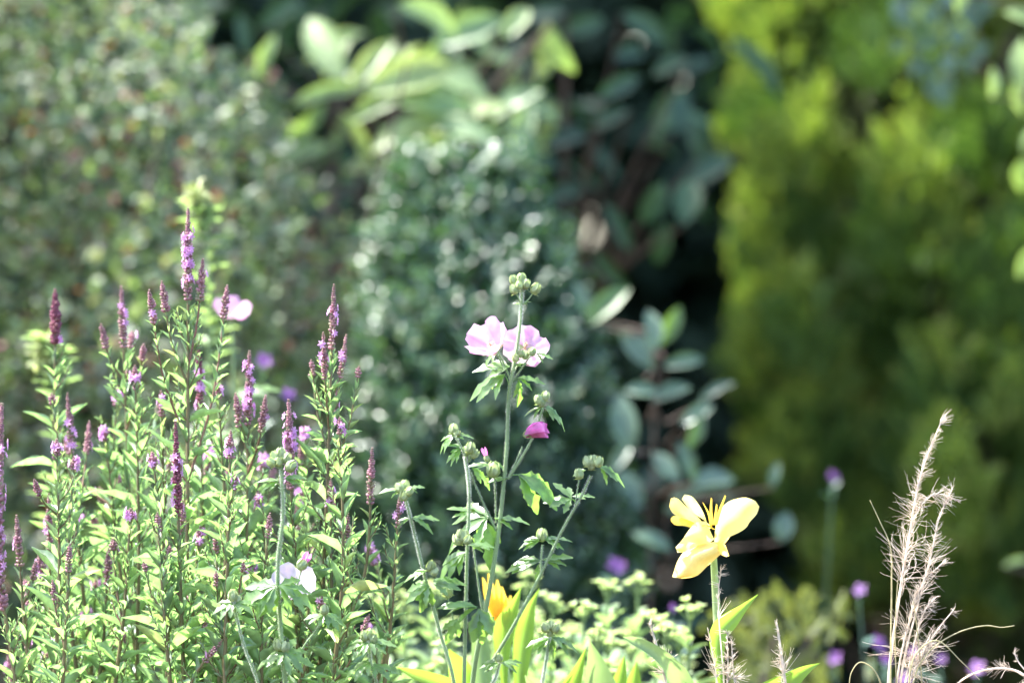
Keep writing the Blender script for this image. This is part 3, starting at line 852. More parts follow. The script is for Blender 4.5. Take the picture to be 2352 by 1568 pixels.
loosestrife('tallest loosestrife, its purple flowering spike rising above all others', (432, 480), 427, 7.15, 215, 22, branches=[(840, (466, 597), 95, 1), (880, (372, 648), 75, 0), (1090, (522, 657), 80, 0), (1000, (343, 668), 80, 1)], rad=11, flo=(.22, .85), mid=[(430, 1200), (432, 800)])
loosestrife('loosestrife with a stout dark maroon flowerless spike at left', (127, 668), 190, 7.35, 125, 3, 'calyx_dark', bow=-25, rad=13, flo=(.85, 1))
loosestrife('loosestrife with a dull mauve spike left of the tallest one', (279, 660), 318, 7.3, 140, 4, branches=[(900, (232, 745), 60, 0), (880, (303, 762), 50, 1), (1000, (330, 792), 45, 0)], flo=(.3, .6))
loosestrife('loosestrife spike hanging with pinkish blooms below the maroon spike', (155, 905), 215, 7.25, 130, 6, branches=[(1180, (205, 968), 90, 2), (1120, (118, 905), 30, 0)], flo=(.4, 1))
loosestrife('tall slim loosestrife forming the right hand edge of the patch, a cluster of mauve spikes', (767, 655), 730, 7.12, 150, 5, branches=[(960, (742, 765), 120, 4), (950, (795, 770), 110, 2), (1050, (715, 828), 40, 0), (1100, (825, 843), 30, 0), (1060, (772, 890), 70, 3)], rad=9)
loosestrife('loosestrife with bright violet whorls in the middle of the patch', (573, 808), 560, 7.18, 170, 26, branches=[(1060, (541, 905), 80, 0), (1080, (610, 910), 90, 1)], rad=11, flo=(.15, .9))
loosestrife('loosestrife with a fat open purple spike right of the violet one', (663, 920), 690, 7.1, 190, 34, rad=12, flo=(.2, .95))
loosestrife('loosestrife with a long dark spike hanging low in the middle of the patch', (403, 970), 425, 7.05, 220, 12, 'calyx_dark', rad=11, flo=(.35, .9))
loosestrife('loosestrife with maroon spike and purple blooms just right of the tallest stem', (456, 780), 480, 7.3, 170, 14, 'calyx_dark', flo=(.4, .95), rad=9)
loosestrife('loosestrife with a bare reddish brown spike leaning out on the right of the patch', (855, 1030), 720, 7.08, 130, 0, rad=10, bow=40, L1=80)
loosestrife('loosestrife with very long purple spike cut by the left edge', (4, 930), 40, 7.05, 480, 44, rad=15, flo=(.1, .8), bow=-25)
loosestrife('loosestrife with a small mauve spike left of the mallow, outermost on the right', (918, 1140), 880, 7.08, 75, 3, rad=8, L1=64, side=.4)
loosestrife('loosestrife with a short red brown spike low at left', (112, 1135), 120, 7.2, 130, 3, rad=9)
loosestrife('loosestrife carrying slim brown spikes next to the left edge', (38, 1185), 75, 7.15, 120, 2, branches=[(1400, (82, 1290), 50, 0), (1450, (60, 1364), 45, 0)])
loosestrife('loosestrife with small plum bud tips below the long dark spike', (361, 1178), 395, 7.02, 45, 0, branches=[(1400, (390, 1253), 35, 0), (1420, (330, 1290), 30, 0)], rad=8)
loosestrife('loosestrife with plum bud tips beside the pink white mallow bloom', (494, 1227), 520, 7.02, 45, 0, branches=[(1450, (496, 1312), 40, 0), (1450, (560, 1290), 30, 0)], rad=8)
loosestrife('loosestrife with thick mauve bud tips low at left in front', (160, 1250), 140, 7.0, 70, 0, branches=[(1480, (121, 1333), 60, 0)], rad=9)
for j, (u, v) in enumerate([(273, 1056), (485, 1018), (230, 1120), (320, 1000), (590, 1120), (620, 1180), (690, 1120), (760, 1100), (800, 1180), (250, 1260), (450, 1330), (330, 1400), (60, 1440),
                            (200, 1400), (560, 1380), (640, 1430), (740, 1370), (800, 1330), (840, 1430), (20, 1500), (290, 1480), (510, 1470), (110, 1500), (690, 1490), (400, 1460), (170, 1050), (530, 990),
                            (850, 1250), (270, 890), (370, 900), (310, 840), (500, 880), (180, 1180), (420, 1150), (540, 1090), (665, 1080), (700, 980), (350, 1040), (130, 1010), (240, 980), (610, 1040), (780, 960), (460, 1210), (90, 1270), (220, 1330), (580, 1290), (720, 1230), (300, 1170)]):
    du = RG.normal() * 45
    loosestrife('leafy loosestrife with a small mauve bud spike, crowded in with others low in the patch', (u, v), u + du, RG.uniform(7.0, 7.5), RG.uniform(26, 85), int(RG.integers(0, 8)), rad=RG.uniform(8, 11), side=.85, bow=RG.normal() * 14,
                branches=[(v + RG.uniform(150, 260), (u - du * .6 + RG.normal() * 40, v + RG.uniform(20, 110)), RG.uniform(25, 70), int(RG.integers(0, 2)))] if RG.random() < .6 else ())

# ------------------------------------------------------------------ musk mallow
LOBE_W = [.09, .11, .16, .27, .46, .33, .30, .50, .30, .20, .04]
def palmate(geo, base, dr, n, L, lobes=5, spread=140, droop=.28, wid=.19):
    """deeply cut leaf: toothed lobes fanning from one point"""
    dr = nrm(np.array(dr, float)); n = np.array(n, float); R = frames(dr[None], n[None])[0]
    for j in range(lobes):
        a = math.radians(-spread / 2 + spread * j / (lobes - 1))
        q = 1 - .38 * abs(j - (lobes - 1) / 2) / ((lobes - 1) / 2)
        Lj = L * q * RG.uniform(.9, 1.08)
        ys = np.linspace(0, 1, len(LOBE_W))
        ws = [wv * 1.0 * wid * RG.uniform(.85, 1.15) / .5 for wv in LOBE_W]
        tpl = strip([wv for wv in ws], ys, .3, droop * RG.uniform(.6, 1.6), 3, .01)
        ld = R[:, 0] * math.sin(a) + R[:, 1] * math.cos(a) + R[:, 2] * RG.normal() * .12
        scatter(geo, tpl, [np.array(base) + R[:, 2] * .00015 * j], frames(ld[None], R[:, 2][None] + RG.normal(size=(1, 3)) * .1), [[Lj, Lj, Lj]])

class Mallow:
    def __init__(s, label, root):
        s.th = thing('musk_mallow', label, 'flower', root)
    def stem(s, pts, r0, r1, d=FOC, hair=True, sub=8):
        ln = smooth_line([P(*(list(p) + [d])[:3]) if len(p) == 2 else P(*p) for p in pts], sub)
        g = Geo(); tube(g, ln, r0, r1, 8)
        o = g.build('stem', M['mallow_stem'], s.th)
        if hair:
            h = Geo(); ll = np.sum(np.linalg.norm(np.diff(ln, axis=0), axis=1))
            hairs(h, ln, (r0 + r1) / 2, int(ll * 5500))
            h.build('stem_hair', M['mallow_hair'], o)
        return ln
    def leaf(s, u, v, ang, L, d=FOC, tilt=.5, pet=None, lobes=5, droop=.3, spread=140, wid=.19, depth=0.0):
        """base of the blade in photo units, angle of the middle lobe in the picture, length in units"""
        a = math.radians(ang)
        dr = np.array([math.cos(a), depth, math.sin(a)])
        n = np.array([-math.sin(a) * .4, -tilt, .9])
        g = Geo(); b = P(u, v, d)
        palmate(g, b, dr, n, L * 1.15 * K * d, lobes, spread, droop, wid)
        if pet:
            p0 = P(pet[0], pet[1], d)
            tube(g, smooth_line([p0, (p0 + b) * .5 + Vector((0, 0, .002)), b], 4), .0007, .0006, 5)
        return g.build('leaf', M['mallow_leaf'], s.th)
    def bud(s, u, v, size, ang=90, d=FOC, stalk=None, pink=0):
        a = math.radians(ang)
        dr = np.array([math.cos(a), RG.normal() * .25, math.sin(a)])
        L = size * K * d
        c = np.array(P(u, v, d + RG.uniform(-.006, .006)))
        b = c - nrm(dr) * L * .5
        g = Geo()
        scatter(g, TPL_BUD, [b], frames(dr[None], RG.normal(size=(1, 3))), [[L * .78, L, L * .78]])
        R = frames(dr[None], RG.normal(size=(1, 3)))[0]
        for k in range(5):           # pointed sepals, slightly open
            o = R[:, 0] * math.cos(k * 1.2566) + R[:, 2] * math.sin(k * 1.2566)
            dd = R[:, 1] - o * .16
            scatter(g, TPL_OVAL, [b + o * L * .40 + R[:, 1] * L * .25], frames(dd[None], o[None]), [[L * .40, L * .80, L * .5]])
        for k in range(3):           # epicalyx
            o = R[:, 0] * math.cos(k * 2.09 + .5) + R[:, 2] * math.sin(k * 2.09 + .5)
            dd = o + R[:, 1] * .3
            scatter(g, TPL_SMALL, [b + o * L * .1], frames(dd[None], R[:, 1][None]), [[L * .14, L * .5, L * .5]])
        o = g.build('bud', M['mallow_bud'], s.th)
        h = Geo()
        hp = c + nrm(RG.normal(size=(60, 3))) * L * .36
        hd = nrm(hp - c)
        scatter(h, (np.array([(-.5, 0, 0), (.5, 0, 0), (.15, 1, 0), (-.15, 1, 0)]), np.array([(0, 1, 2, 3)])), hp, frames(hd, RG.normal(size=(60, 3))), np.tile([.00012, .0011, .0011], (60, 1)))
        h.build('bud_hair', M['mallow_hair'], o)
        if stalk:
            g = Geo(); p0 = P(stalk[0], stalk[1], d)
            tube(g, smooth_line([p0, (np.array(p0) + b) * .5 + np.array([.001, 0, 0]), b], 4), .0009, .0007, 6)
            g.build('stalk', M['mallow_stem'], s.th)
        if pink:
            g = Geo()
            for k in range(5):
                o2 = R[:, 0] * math.cos(k * 1.2566 + .6) + R[:, 2] * math.sin(k * 1.2566 + .6)
                scatter(g, TPL_OVAL, [b + R[:, 1] * L * .6 + o2 * L * .08], frames((R[:, 1] + o2 * .25)[None], o2[None]), [[L * .5, L * pink, L * .6]])
            g.build('petal', M['mallow_petal_deep'], s.th)
        return o
    def flower(s, u, v, R, face, d=FOC, cup=.55, mat='mallow_petal', stalk=None, roll=0.0, spread=1.0):
        c = np.array(P(u, v, d)); f = nrm(np.array(face, float)); Rm = R * K * d
        x = nrm(np.cross(f, np.array([.15, .2, 1.]))); y = np.cross(f, x)
        fl = None
        ny, nx_ = 9, 10
        for j in range(5):
            a = roll + 2 * math.pi * j / 5
            V, F = [], []
            rd = x * math.cos(a) + y * math.sin(a); sd_ = -x * math.sin(a) + y * math.cos(a)
            jit = RG.uniform(.9, 1.08); ph = RG.uniform(0, 6)
            for iy in range(ny + 1):
                t = iy / ny
                half = .14 + .66 * math.sin(min(1, t * 1.02) * math.pi / 2) ** .9
                for ix in range(nx_ + 1):
                    q = ix / nx_ * 2 - 1
                    rr = t * jit * (1 - .06 * t ** 4 * (1 - abs(q)) ** 2 * 2 - .17 * abs(q) ** 3 * t)
                    rr += t ** 6 * .035 * math.sin(q * 11 + ph)            # crinkled margin
                    an = q * half * 1.2
                    rad_ = rr * Rm
                    h = cup * Rm * (rr ** 1.4) + .06 * Rm * math.sin(q * 7 + ph) * t ** 2 + .09 * Rm * q * t
                    p = c + (rd * math.cos(an) + sd_ * math.sin(an) * 1.05) * rad_ * spread + f * (h + .0002 * j)
                    V.append(p)
            for iy in range(ny):
                for ix in range(nx_):
                    k = iy * (nx_ + 1) + ix
                    F.append((k, k + 1, k + nx_ + 2, k + nx_ + 1))
            g = Geo(); g.add(V, F)
            if fl is None:
                fl = bpy.data.objects.new('flower', None); C.objects.link(fl); fl.parent = s.th
                fl.empty_display_size = .01
            g.build('petal', M[mat], fl)
        g = Geo()
        tube(g, smooth_line([c, c + f * Rm * .22, c + f * Rm * .42], 3), Rm * .045, Rm * .03, 6)
        for k in range(26):
            o = nrm(RG.normal(size=3) + f * .4)
            scatter(g, TPL_CALYX, [c + f * Rm * RG.uniform(.25, .45)], frames(o[None], RG.normal(size=(1, 3))), [[Rm * .05, Rm * .13, Rm * .05]])
        g.build('stamen_column', M['stamen'], fl)
        g = Geo()
        for k in range(5):
            a = roll + .6 + 2 * math.pi * k / 5
            o = x * math.cos(a) + y * math.sin(a)
            scatter(g, TPL_OVAL, [c - f * Rm * .03], frames((o + f * cup * .8)[None], f[None]), [[Rm * .3, Rm * .48, Rm * .48]])
        g.build('calyx', M['mallow_bud'], fl)
        if stalk:
            g = Geo(); p0 = np.array(P(*stalk, d))
            tube(g, smooth_line([p0, (p0 + c) * .5 - f * .006, c - f * .001], 6), .0010, .0009, 6)
            g.build('stalk', M['mallow_stem'], s.th)

D = FOC
m = Mallow('hairy stemmed musk mallow with two pale pink open flowers in the centre', Vector((P(1040, 784, 7).x, 7.02, 0)))
root = (1050, 784 + ZC / (K * 7), 7.02)
m.stem([root, (1085, 1570, 7.01), (1112, 1420, 7.0), (1135, 1290, 7.0), (1150, 1180, 7.0), (1163, 1040, 7.0), (1170, 900, 7.0), (1186, 810, 7.0), (1195, 740, 7.0), (1198, 690, 7.0), (1199, 655, 7.0)], .0031, .0013)
m.stem([root, (1066, 1570, 6.97), (1070, 1400, 6.97), (1073, 1260, 6.97), (1078, 1140, 6.97), (1074, 1085, 6.97), (1068, 1048, 6.97)], .0024, .0011)
m.stem([(1139, 1215), (1108, 1150), (1084, 1095), (1074, 1070)], .0012, .0008)
m.stem([(1139, 1200, 7.02), (1138, 1140, 7.02), (1136, 1095, 7.02)], .0009, .0008)
m.stem([(1168, 1098), (1195, 1055), (1218, 1015), (1236, 972), (1247, 935)], .0016, .0010)
m.stem([(1166, 1100), (1183, 1065), (1200, 1025)], .0010, .0008)
m.stem([(1118, 1540, 6.98), (1180, 1435, 6.98), (1240, 1322, 6.98), (1295, 1210, 6.98), (1335, 1140, 6.98), (1357, 1092, 6.98)], .0020, .0011)
m.stem([root, (1046, 1590, 6.96), (1010, 1450, 6.96), (975, 1320, 6.96), (948, 1210, 6.96), (933, 1150, 6.96)], .0021, .0012)
m.stem([(1112, 1420, 7.0), (1103, 1370, 7.0), (1092, 1290, 7.0), (1085, 1245, 7.0)], .0013, .0009)
m.stem([root, (1240, 1600, 6.95), (1252, 1530, 6.95), (1263, 1462, 6.95)], .0016, .0010)
m.stem([(1243, 1318, 6.98), (1243, 1285, 6.98), (1246, 1250, 6.98)], .0012, .0010)
m.stem([root, (1120, 1590, 6.95), (1138, 1555, 6.95), (1148, 1520, 6.95)], .0012, .0009)
# top bud cluster
for (u, v, sz, an, stk) in [(1180, 643, 24, 110, (1197, 672)), (1198, 640, 27, 92, (1198, 672)), (1208, 652, 25, 70, (1198, 675)), (1181, 664, 25, 115, (1195, 700)), (1230, 663, 28, 60, (1200, 700)), (1192, 655, 20, 95, None)]:
    m.bud(u, v, sz, an, stalk=stk)
m.leaf(1196, 698, 160, 18, lobes=3, spread=60); m.leaf(1200, 698, 20, 18, lobes=3, spread=60)
# two open flowers
m.flower(1137, 808, 70, (-.42, -.62, .66), cup=.85, stalk=(1160, 850), roll=.4, d=6.99, spread=.78)
m.flower(1206, 801, 55, (.05, -.78, .40), cup=.30, stalk=(1175, 862), roll=.2, d=7.03)
m.stem([(1172, 870), (1155, 830), (1140, 800)], .0010, .0009); m.stem([(1172, 880), (1195, 850), (1222, 812)], .0010, .0008)
m.bud(1222, 808, 22, 65); m.bud(1207, 815, 22, 80); m.bud(1184, 822, 20, 110); m.bud(1196, 812, 18, 90)
m.leaf(1137, 812, 215, 34, lobes=3, spread=90); m.leaf(1232, 812, -15, 38, lobes=3, spread=80)
m.leaf(1170, 842, 178, 74, lobes=3, spread=70, droop=.25, tilt=.8); m.leaf(1180, 838, 10, 34, lobes=3, spread=70)
m.leaf(1160, 862, 192, 84, lobes=5, spread=90, droop=.45, tilt=.6, pet=(1170, 888)); m.leaf(1188, 868, -8, 60, lobes=3, spread=40, pet=(1174, 882)); m.leaf(1190, 872, -75, 55, lobes=3, spread=50, pet=(1174, 882))
# right bud pair with leaves and the folded bloom
m.bud(1237, 918, 25, 105); m.bud(1252, 910, 25, 75); m.bud(1245, 925, 20, 90)
m.leaf(1243, 936, 195, 40, lobes=3, spread=60, droop=.4); m.leaf(1252, 935, -18, 55, lobes=5, spread=90, droop=.5)
# left bud groups
for (u, v, sz, an) in [(1042, 985, 26, 90), (1050, 995, 18, 60)]: m.bud(u, v, sz, an)
m.stem([(1068, 1048, 6.97), (1056, 1020, 6.97), (1045, 1000, 6.97)], .0009, .0008)
m.leaf(1042, 1000, 200, 40, lobes=5, spread=90, droop=.5); m.leaf(1046, 1000, 10, 34, lobes=3, spread=80, droop=.3)
m.leaf(1060, 1030, 205, 45, lobes=5, spread=80, droop=.4); m.leaf(1062, 1030, 160, 40, lobes=3, spread=60)
for (u, v, sz, an) in [(1080, 1028, 28, 80), (1072, 1035, 24, 110), (1090, 1042, 24, 50)]: m.bud(u, v, sz, an, d=6.97, stalk=(1074, 1062))
m.leaf(1085, 1075, -25, 55, lobes=3, spread=60, droop=.4, tilt=.9)
m.bud(1133, 1078, 38, 85, stalk=(1137, 1105)); m.bud(1118, 1052, 16, 110, pink=1.6)
m.leaf(1122, 1068, 178, 40, lobes=3, spread=60, droop=.2); m.leaf(1130, 1060, -20, 34, lobes=3, spread=50, droop=.6)
# stem leaf with pale upper side
m.leaf(1192, 1090, -38, 105, lobes=5, spread=62, droop=.35, tilt=1.2, pet=(1162, 1100), wid=.22); m.leaf(1168, 1098, 175, 42, lobes=3, spread=50, droop=.4)
# right arm
for (u, v, sz, an) in [(1350, 1060, 28, 110), (1362, 1058, 28, 90), (1375, 1060, 26, 70), (1330, 1088, 26, 100), (1358, 1070, 20, 90)]: m.bud(u, v, sz, an, d=6.98)
m.stem([(1320, 1165, 6.98), (1330, 1100, 6.98)], .0007, .0007, sub=4)
m.leaf(1345, 1080, 185, 30, lobes=3, spread=60); m.leaf(1375, 1072, -15, 52, lobes=5, spread=70, droop=.55)
m.leaf(1312, 1145, 170, 62, lobes=5, spread=150, droop=.22, tilt=1.0, pet=(1325, 1160)); m.leaf(1315, 1140, 8, 45, lobes=3, spread=60, droop=.2)
m.bud(1245, 1228, 32, 90); m.leaf(1242, 1240, 185, 48, lobes=5, spread=70, droop=.25); m.leaf(1250, 1240, 5, 52, lobes=5, spread=70, droop=.35)
m.leaf(1243, 1288, 182, 78, lobes=5, spread=50, droop=.2, tilt=.6); m.leaf(1246, 1286, 5, 60, lobes=5, spread=50, droop=.25); m.leaf(1240, 1290, -95, 40, lobes=3, spread=40)
# big leaf left of the main stem
m.leaf(1120, 1188, 190, 110, lobes=5, spread=120, droop=.35, tilt=.8, pet=(1138, 1220), wid=.16); m.leaf(1112, 1195, -80, 100, lobes=3, spread=60, droop=.1, tilt=1.4, wid=.18); m.leaf(1135, 1190, -5, 68, lobes=3, spread=40, droop=.2)
m.bud(1082, 1165, 26, 100, d=7.02); m.leaf(1080, 1175, 170, 46, lobes=5, spread=110, droop=.2, d=7.02); m.leaf(1084, 1172, 12, 44, lobes=5, spread=80, droop=.2, d=7.02)
for (u, v, sz, an) in [(1052, 1238, 30, 110), (1066, 1232, 30, 85), (1074, 1240, 24, 60), (1058, 1225, 22, 100)]: m.bud(u, v, sz, an, d=6.96)
m.leaf(1068, 1268, 212, 70, lobes=5, spread=80, droop=.4, d=6.95); m.leaf(1075, 1252, 5, 55, lobes=5, spread=60, droop=.35, d=6.95)
# left arm
for (u, v, sz, an) in [(918, 1120, 26, 115), (930, 1115, 28, 85), (940, 1128, 24, 60), (928, 1138, 26, 90)]: m.bud(u, v, sz, an, d=6.96)
m.leaf(922, 1125, 175, 42, lobes=3, spread=50, d=6.96); m.leaf(938, 1122, 5, 32, lobes=3, spread=50, d=6.96)
m.leaf(945, 1190, 5, 60, lobes=5, spread=70, droop=.4, d=6.96); m.leaf(940, 1192, 180, 24, lobes=3, spread=50, d=6.96)
m.bud(990, 1300, 28, 80, d=6.95); m.bud(998, 1312, 22, 60, d=6.95)
m.leaf(985, 1345, 205, 62, lobes=5, spread=110, droop=.35, d=6.95, tilt=1.1); m.leaf(995, 1340, 15, 66, lobes=5, spread=110, droop=.35, d=6.95, tilt=.9); m.leaf(988, 1350, -110, 60, lobes=3, spread=60, d=6.95, tilt=1.3); m.leaf(980, 1312, 178, 48, lobes=3, spread=50, d=6.95)
m.bud(1027, 1358, 32, 95, d=6.97, stalk=(1045, 1450)); m.leaf(1100, 1398, -80, 78, lobes=5, spread=70, droop=.1, d=6.94, tilt=1.5, wid=.24); m.leaf(1095, 1395, 170, 80, lobes=5, spread=40, droop=.5, d=6.94); m.leaf(1050, 1420, 245, 60, lobes=3, spread=60, d=6.94)
# small right stem
for (u, v, sz, an) in [(1252, 1440, 26, 110), (1264, 1436, 26, 85), (1276, 1442, 24, 65), (1262, 1452, 20, 90)]: m.bud(u, v, sz, an, d=6.95)
m.leaf(1262, 1466, 190, 55, lobes=5, spread=70, droop=.4, d=6.95); m.leaf(1268, 1464, -15, 50, lobes=5, spread=90, droop=.4, d=6.95); m.leaf(1266, 1468, -75, 44, lobes=3, spread=50, d=6.95)
m.bud(1146, 1510, 22, 90, d=6.95); m.leaf(1148, 1522, 180, 44, lobes=5, spread=70, droop=.3, d=6.95); m.leaf(1150, 1522, 0, 46, lobes=5, spread=70, droop=.3, d=6.95)
# folded bloom
fg = Geo()
b = np.array(P(1206, 998, 7)); ax = nrm(np.array([.93, -.25, .22]))
for k in range(5):
    a = k * 1.2566; R = frames(ax[None], np.array([[0, -1., .2]]))[0]
    o = R[:, 0] * math.cos(a) + R[:, 2] * math.sin(a)
    tpl = lance(7, -.9, .0, .5, .03, .62)
    scatter(fg, tpl, [b + o * .0035], frames((ax + o * .22)[None], (o + R[:, 0] * .5)[None]), [[.017, .026, .02]])
fl = bpy.data.objects.new('folded_flower', None); C.objects.link(fl); fl.parent = m.th
fg.build('petal', M['mallow_petal_deep'], fl)
fg = Geo()
for k in range(5):
    a = k * 1.2566 + .5; o = R[:, 0] * math.cos(a) + R[:, 2] * math.sin(a)
    scatter(fg, TPL_OVAL, [b - ax * .003], frames((ax + o * .5)[None], o[None]), [[.007, .012, .01]])
fg.build('calyx', M['mallow_bud'], fl)

# second mallow, inside the loosestrife
m2 = Mallow('musk mallow among the loosestrife with a white pink bloom low down', Vector((P(670, 784, 6.95).x, 6.95, 0)))
root = (672, 784 + ZC / (K * 6.95), 6.95)
m2.stem([root, (656, 1590, 6.95), (643, 1420, 6.95), (638, 1300, 6.95), (650, 1180, 6.95), (646, 1075, 6.95)], .0030, .0016)
m2.flower(672, 1345, 60, (.05, -.62, .62), d=7.02, cup=.35, stalk=(660, 1420), roll=.9, mat='mallow_petal_white')
m2.stem([(655, 1390, 6.96), (680, 1350, 6.96), (693, 1305, 6.96)], .0009, .0008)
m2.bud(694, 1296, 30, 60, d=6.95, pink=1.0)
for (u, v, sz, an) in [(632, 1048, 28, 115), (645, 1042, 30, 90), (658, 1052, 28, 65), (622, 1062, 24, 140), (668, 1070, 30, 40), (640, 1060, 24, 100)]: m2.bud(u, v, sz, an, d=6.95, stalk=(646, 1080))
m2.leaf(640, 1105, 185, 44, d=6.95, lobes=5, spread=80); m2.leaf(652, 1100, 5, 44, d=6.95, lobes=5, spread=70, droop=.2)
m2.leaf(634, 1345, 200, 90, d=6.93, lobes=5, spread=110, droop=.3, tilt=1.1); m2.leaf(640, 1345, -15, 84, d=6.93, lobes=5, spread=90, droop=.45, tilt=.8); m2.leaf(634, 1350, 240, 70, d=6.93, lobes=3, spread=50, droop=.3, tilt=1)
m2.bud(745, 1290 + 110, 24, 90, d=6.95)
m2.stem([(655, 1560, 6.95), (700, 1480, 6.95), (730, 1440, 6.95), (744, 1408, 6.95)], .0011, .0009)
m2.leaf(744, 1412, 185, 44, d=6.95); m2.leaf(748, 1412, -15, 48, d=6.95)
m2.stem([root, (600, 1600, 6.93), (560, 1480, 6.93), (540, 1400, 6.93), (536, 1375, 6.93)], .0013, .0010)
m2.bud(535, 1368, 28, 95, d=6.93); m2.bud(545, 1376, 22, 60, d=6.93); m2.leaf(535, 1385, 195, 50, d=6.93); m2.leaf(540, 1385, 5, 50, d=6.93)
m2.bud(640, 1480, 30, 100, d=6.92, stalk=(650, 1560)); m2.bud(655, 1485, 26, 75, d=6.92, stalk=(650, 1560)); m2.leaf(650, 1500, 190, 60, d=6.92); m2.leaf(655, 1500, -10, 70, d=6.92, tilt=1)
m3 = Mallow('slim budded mallow stem just left of the long bare mallow stems', Vector((P(860, 784, 6.95).x, 6.95, 0)))
m3.stem([(850, 784 + ZC / (K * 6.95), 6.95), (868, 1590, 6.95), (852, 1520, 6.95), (846, 1470, 6.95)], .0016, .0010)
for (u, v, sz, an) in [(838, 1460, 26, 110), (850, 1456, 28, 85), (858, 1466, 22, 60)]: m3.bud(u, v, sz, an, d=6.95)
m3.leaf(845, 1475, 185, 55, d=6.95); m3.leaf(850, 1475, -5, 55, d=6.95); m3.leaf(850, 1520, 200, 60, d=6.95); m3.leaf(858, 1525, -20, 60, d=6.95)
# blurred mallow bloom behind
m4 = Mallow('blurred pink mallow bloom behind the tips of the loosestrife', Vector((P(545, 784, 7.95).x, 7.95, 0)))
m4.stem([(545, 784 + ZC / (K * 7.95), 7.95), (545, 1500, 7.95), (540, 1000, 7.95), (533, 725, 7.95)], .0028, .0012, hair=False)
m4.flower(530, 722, 46, (.15, -.5, .7), d=7.95, cup=.5, roll=.5)
m4.leaf(545, 900, 10, 80, d=7.95); m4.leaf(545, 1000, 180, 90, d=7.95); m4.leaf(545, 1150, 0, 90, d=7.95)

# ------------------------------------------------------------------ canna lilies
def rail_surface(geo, L, R, d0, d1, bulge=0.0, cols=7, rows=16, ripple=0.0, dmid=0.0):
    """a petal or blade between two edge lines (photo units), with depth along its length and a cupped section"""
    l = smooth_line([(p[0], p[1], 0) for p in L], 6); r = smooth_line([(p[0], p[1], 0) for p in R], 6)
    def res(a):
        s = np.concatenate([[0], np.cumsum(np.linalg.norm(np.diff(a, axis=0), axis=1))]); s /= s[-1]
        q = np.linspace(0, 1, rows)
        return np.stack([np.interp(q, s, a[:, 0]), np.interp(q, s, a[:, 1])], 1)
    l, r = res(l), res(r)
    V, F = [], []
    for i in range(rows):
        t = i / (rows - 1)
        wpx = np.linalg.norm(l[i] - r[i])
        for c in range(cols):
            q = c / (cols - 1)
            uv = l[i] * (1 - q) + r[i] * q
            e = (2 * q - 1)
            dd = d0 + (d1 - d0) * t + dmid * math.sin(t * math.pi) + bulge * (1 - e * e) * min(1, wpx / 60) + ripple * math.sin(t * 11 + e * 3) * abs(e)
            V.append(P(uv[0], uv[1], dd))
    for i in range(rows - 1):
        for c in range(cols - 1):
            a = i * cols + c
            F.append((a, a + 1, a + cols + 1, a + cols))
    geo.add([tuple(x) for x in V], F)

th = thing('canna_lily', 'canna lily with a big open lemon yellow flower on a pale stem', 'flower', Vector((P(1652, 784, 7.05).x, 7.05, 0)))
g = Geo(); tube(g, smooth_line([th.location, P(1654, 1580, 7.05), P(1648, 1440, 7.05), P(1642, 1330, 7.05), P(1638, 1260, 7.04)], 8), .0062, .0036, 10); g.build('stem', M['canna_stem'], th)
def cp(name, L, R, d0, d1, mat, **k):
    g = Geo(); rail_surface(g, L, R, d0, d1, **k); return g.build(name, M[mat], th)
cp('petal', [(1640, 1245), (1645, 1200), (1655, 1170), (1672, 1152), (1695, 1144), (1715, 1142), (1735, 1150)], [(1650, 1250), (1672, 1234), (1698, 1222), (1715, 1210), (1722, 1198), (1738, 1180), (1744, 1163)], 7.03, 7.005, 'canna_petal', bulge=.014, ripple=.004, cols=9)
cp('petal', [(1628, 1215), (1618, 1182), (1606, 1160), (1590, 1140), (1572, 1135)], [(1636, 1210), (1615, 1192), (1596, 1180), (1582, 1168), (1566, 1146)], 7.03, 7.0, 'canna_petal', bulge=.008, ripple=.005)
cp('petal', [(1630, 1225), (1606, 1190), (1578, 1165), (1552, 1142), (1541, 1144)], [(1628, 1235), (1600, 1208), (1570, 1192), (1545, 1178), (1537, 1163)], 7.035, 7.01, 'canna_petal_mid', bulge=.008, ripple=.005)
cp('petal', [(1622, 1222), (1595, 1200), (1570, 1190), (1548, 1184), (1541, 1190)], [(1622, 1232), (1595, 1215), (1572, 1207), (1550, 1205), (1541, 1196)], 7.03, 7.0, 'canna_petal_gold', bulge=.005)
cp('petal', [(1622, 1196), (1596, 1200), (1580, 1220), (1566, 1240), (1552, 1256)], [(1640, 1238), (1628, 1246), (1600, 1254), (1575, 1266), (1556, 1268)], 7.02, 6.985, 'canna_petal', bulge=-.012, ripple=.005)
cp('petal', [(1642, 1244), (1600, 1250), (1575, 1262), (1556, 1288), (1546, 1318), (1544, 1324)], [(1660, 1246), (1668, 1256), (1640, 1286), (1622, 1302), (1600, 1322), (1565, 1328)], 7.02, 6.99, 'canna_petal_mid', bulge=-.02, cols=9, ripple=.005)  # lower petal, its shade put in by the deeper yellow
cp('petal', [(1640, 1246), (1648, 1258), (1655, 1272), (1668, 1278)], [(1650, 1244), (1664, 1248), (1670, 1262), (1675, 1276)], 7.01, 6.985, 'canna_petal_gold', bulge=-.004)
cp('petal', [(1648, 1250), (1656, 1240), (1662, 1228)], [(1656, 1254), (1668, 1244), (1680, 1226)], 7.04, 7.05, 'canna_petal_gold', bulge=.004)
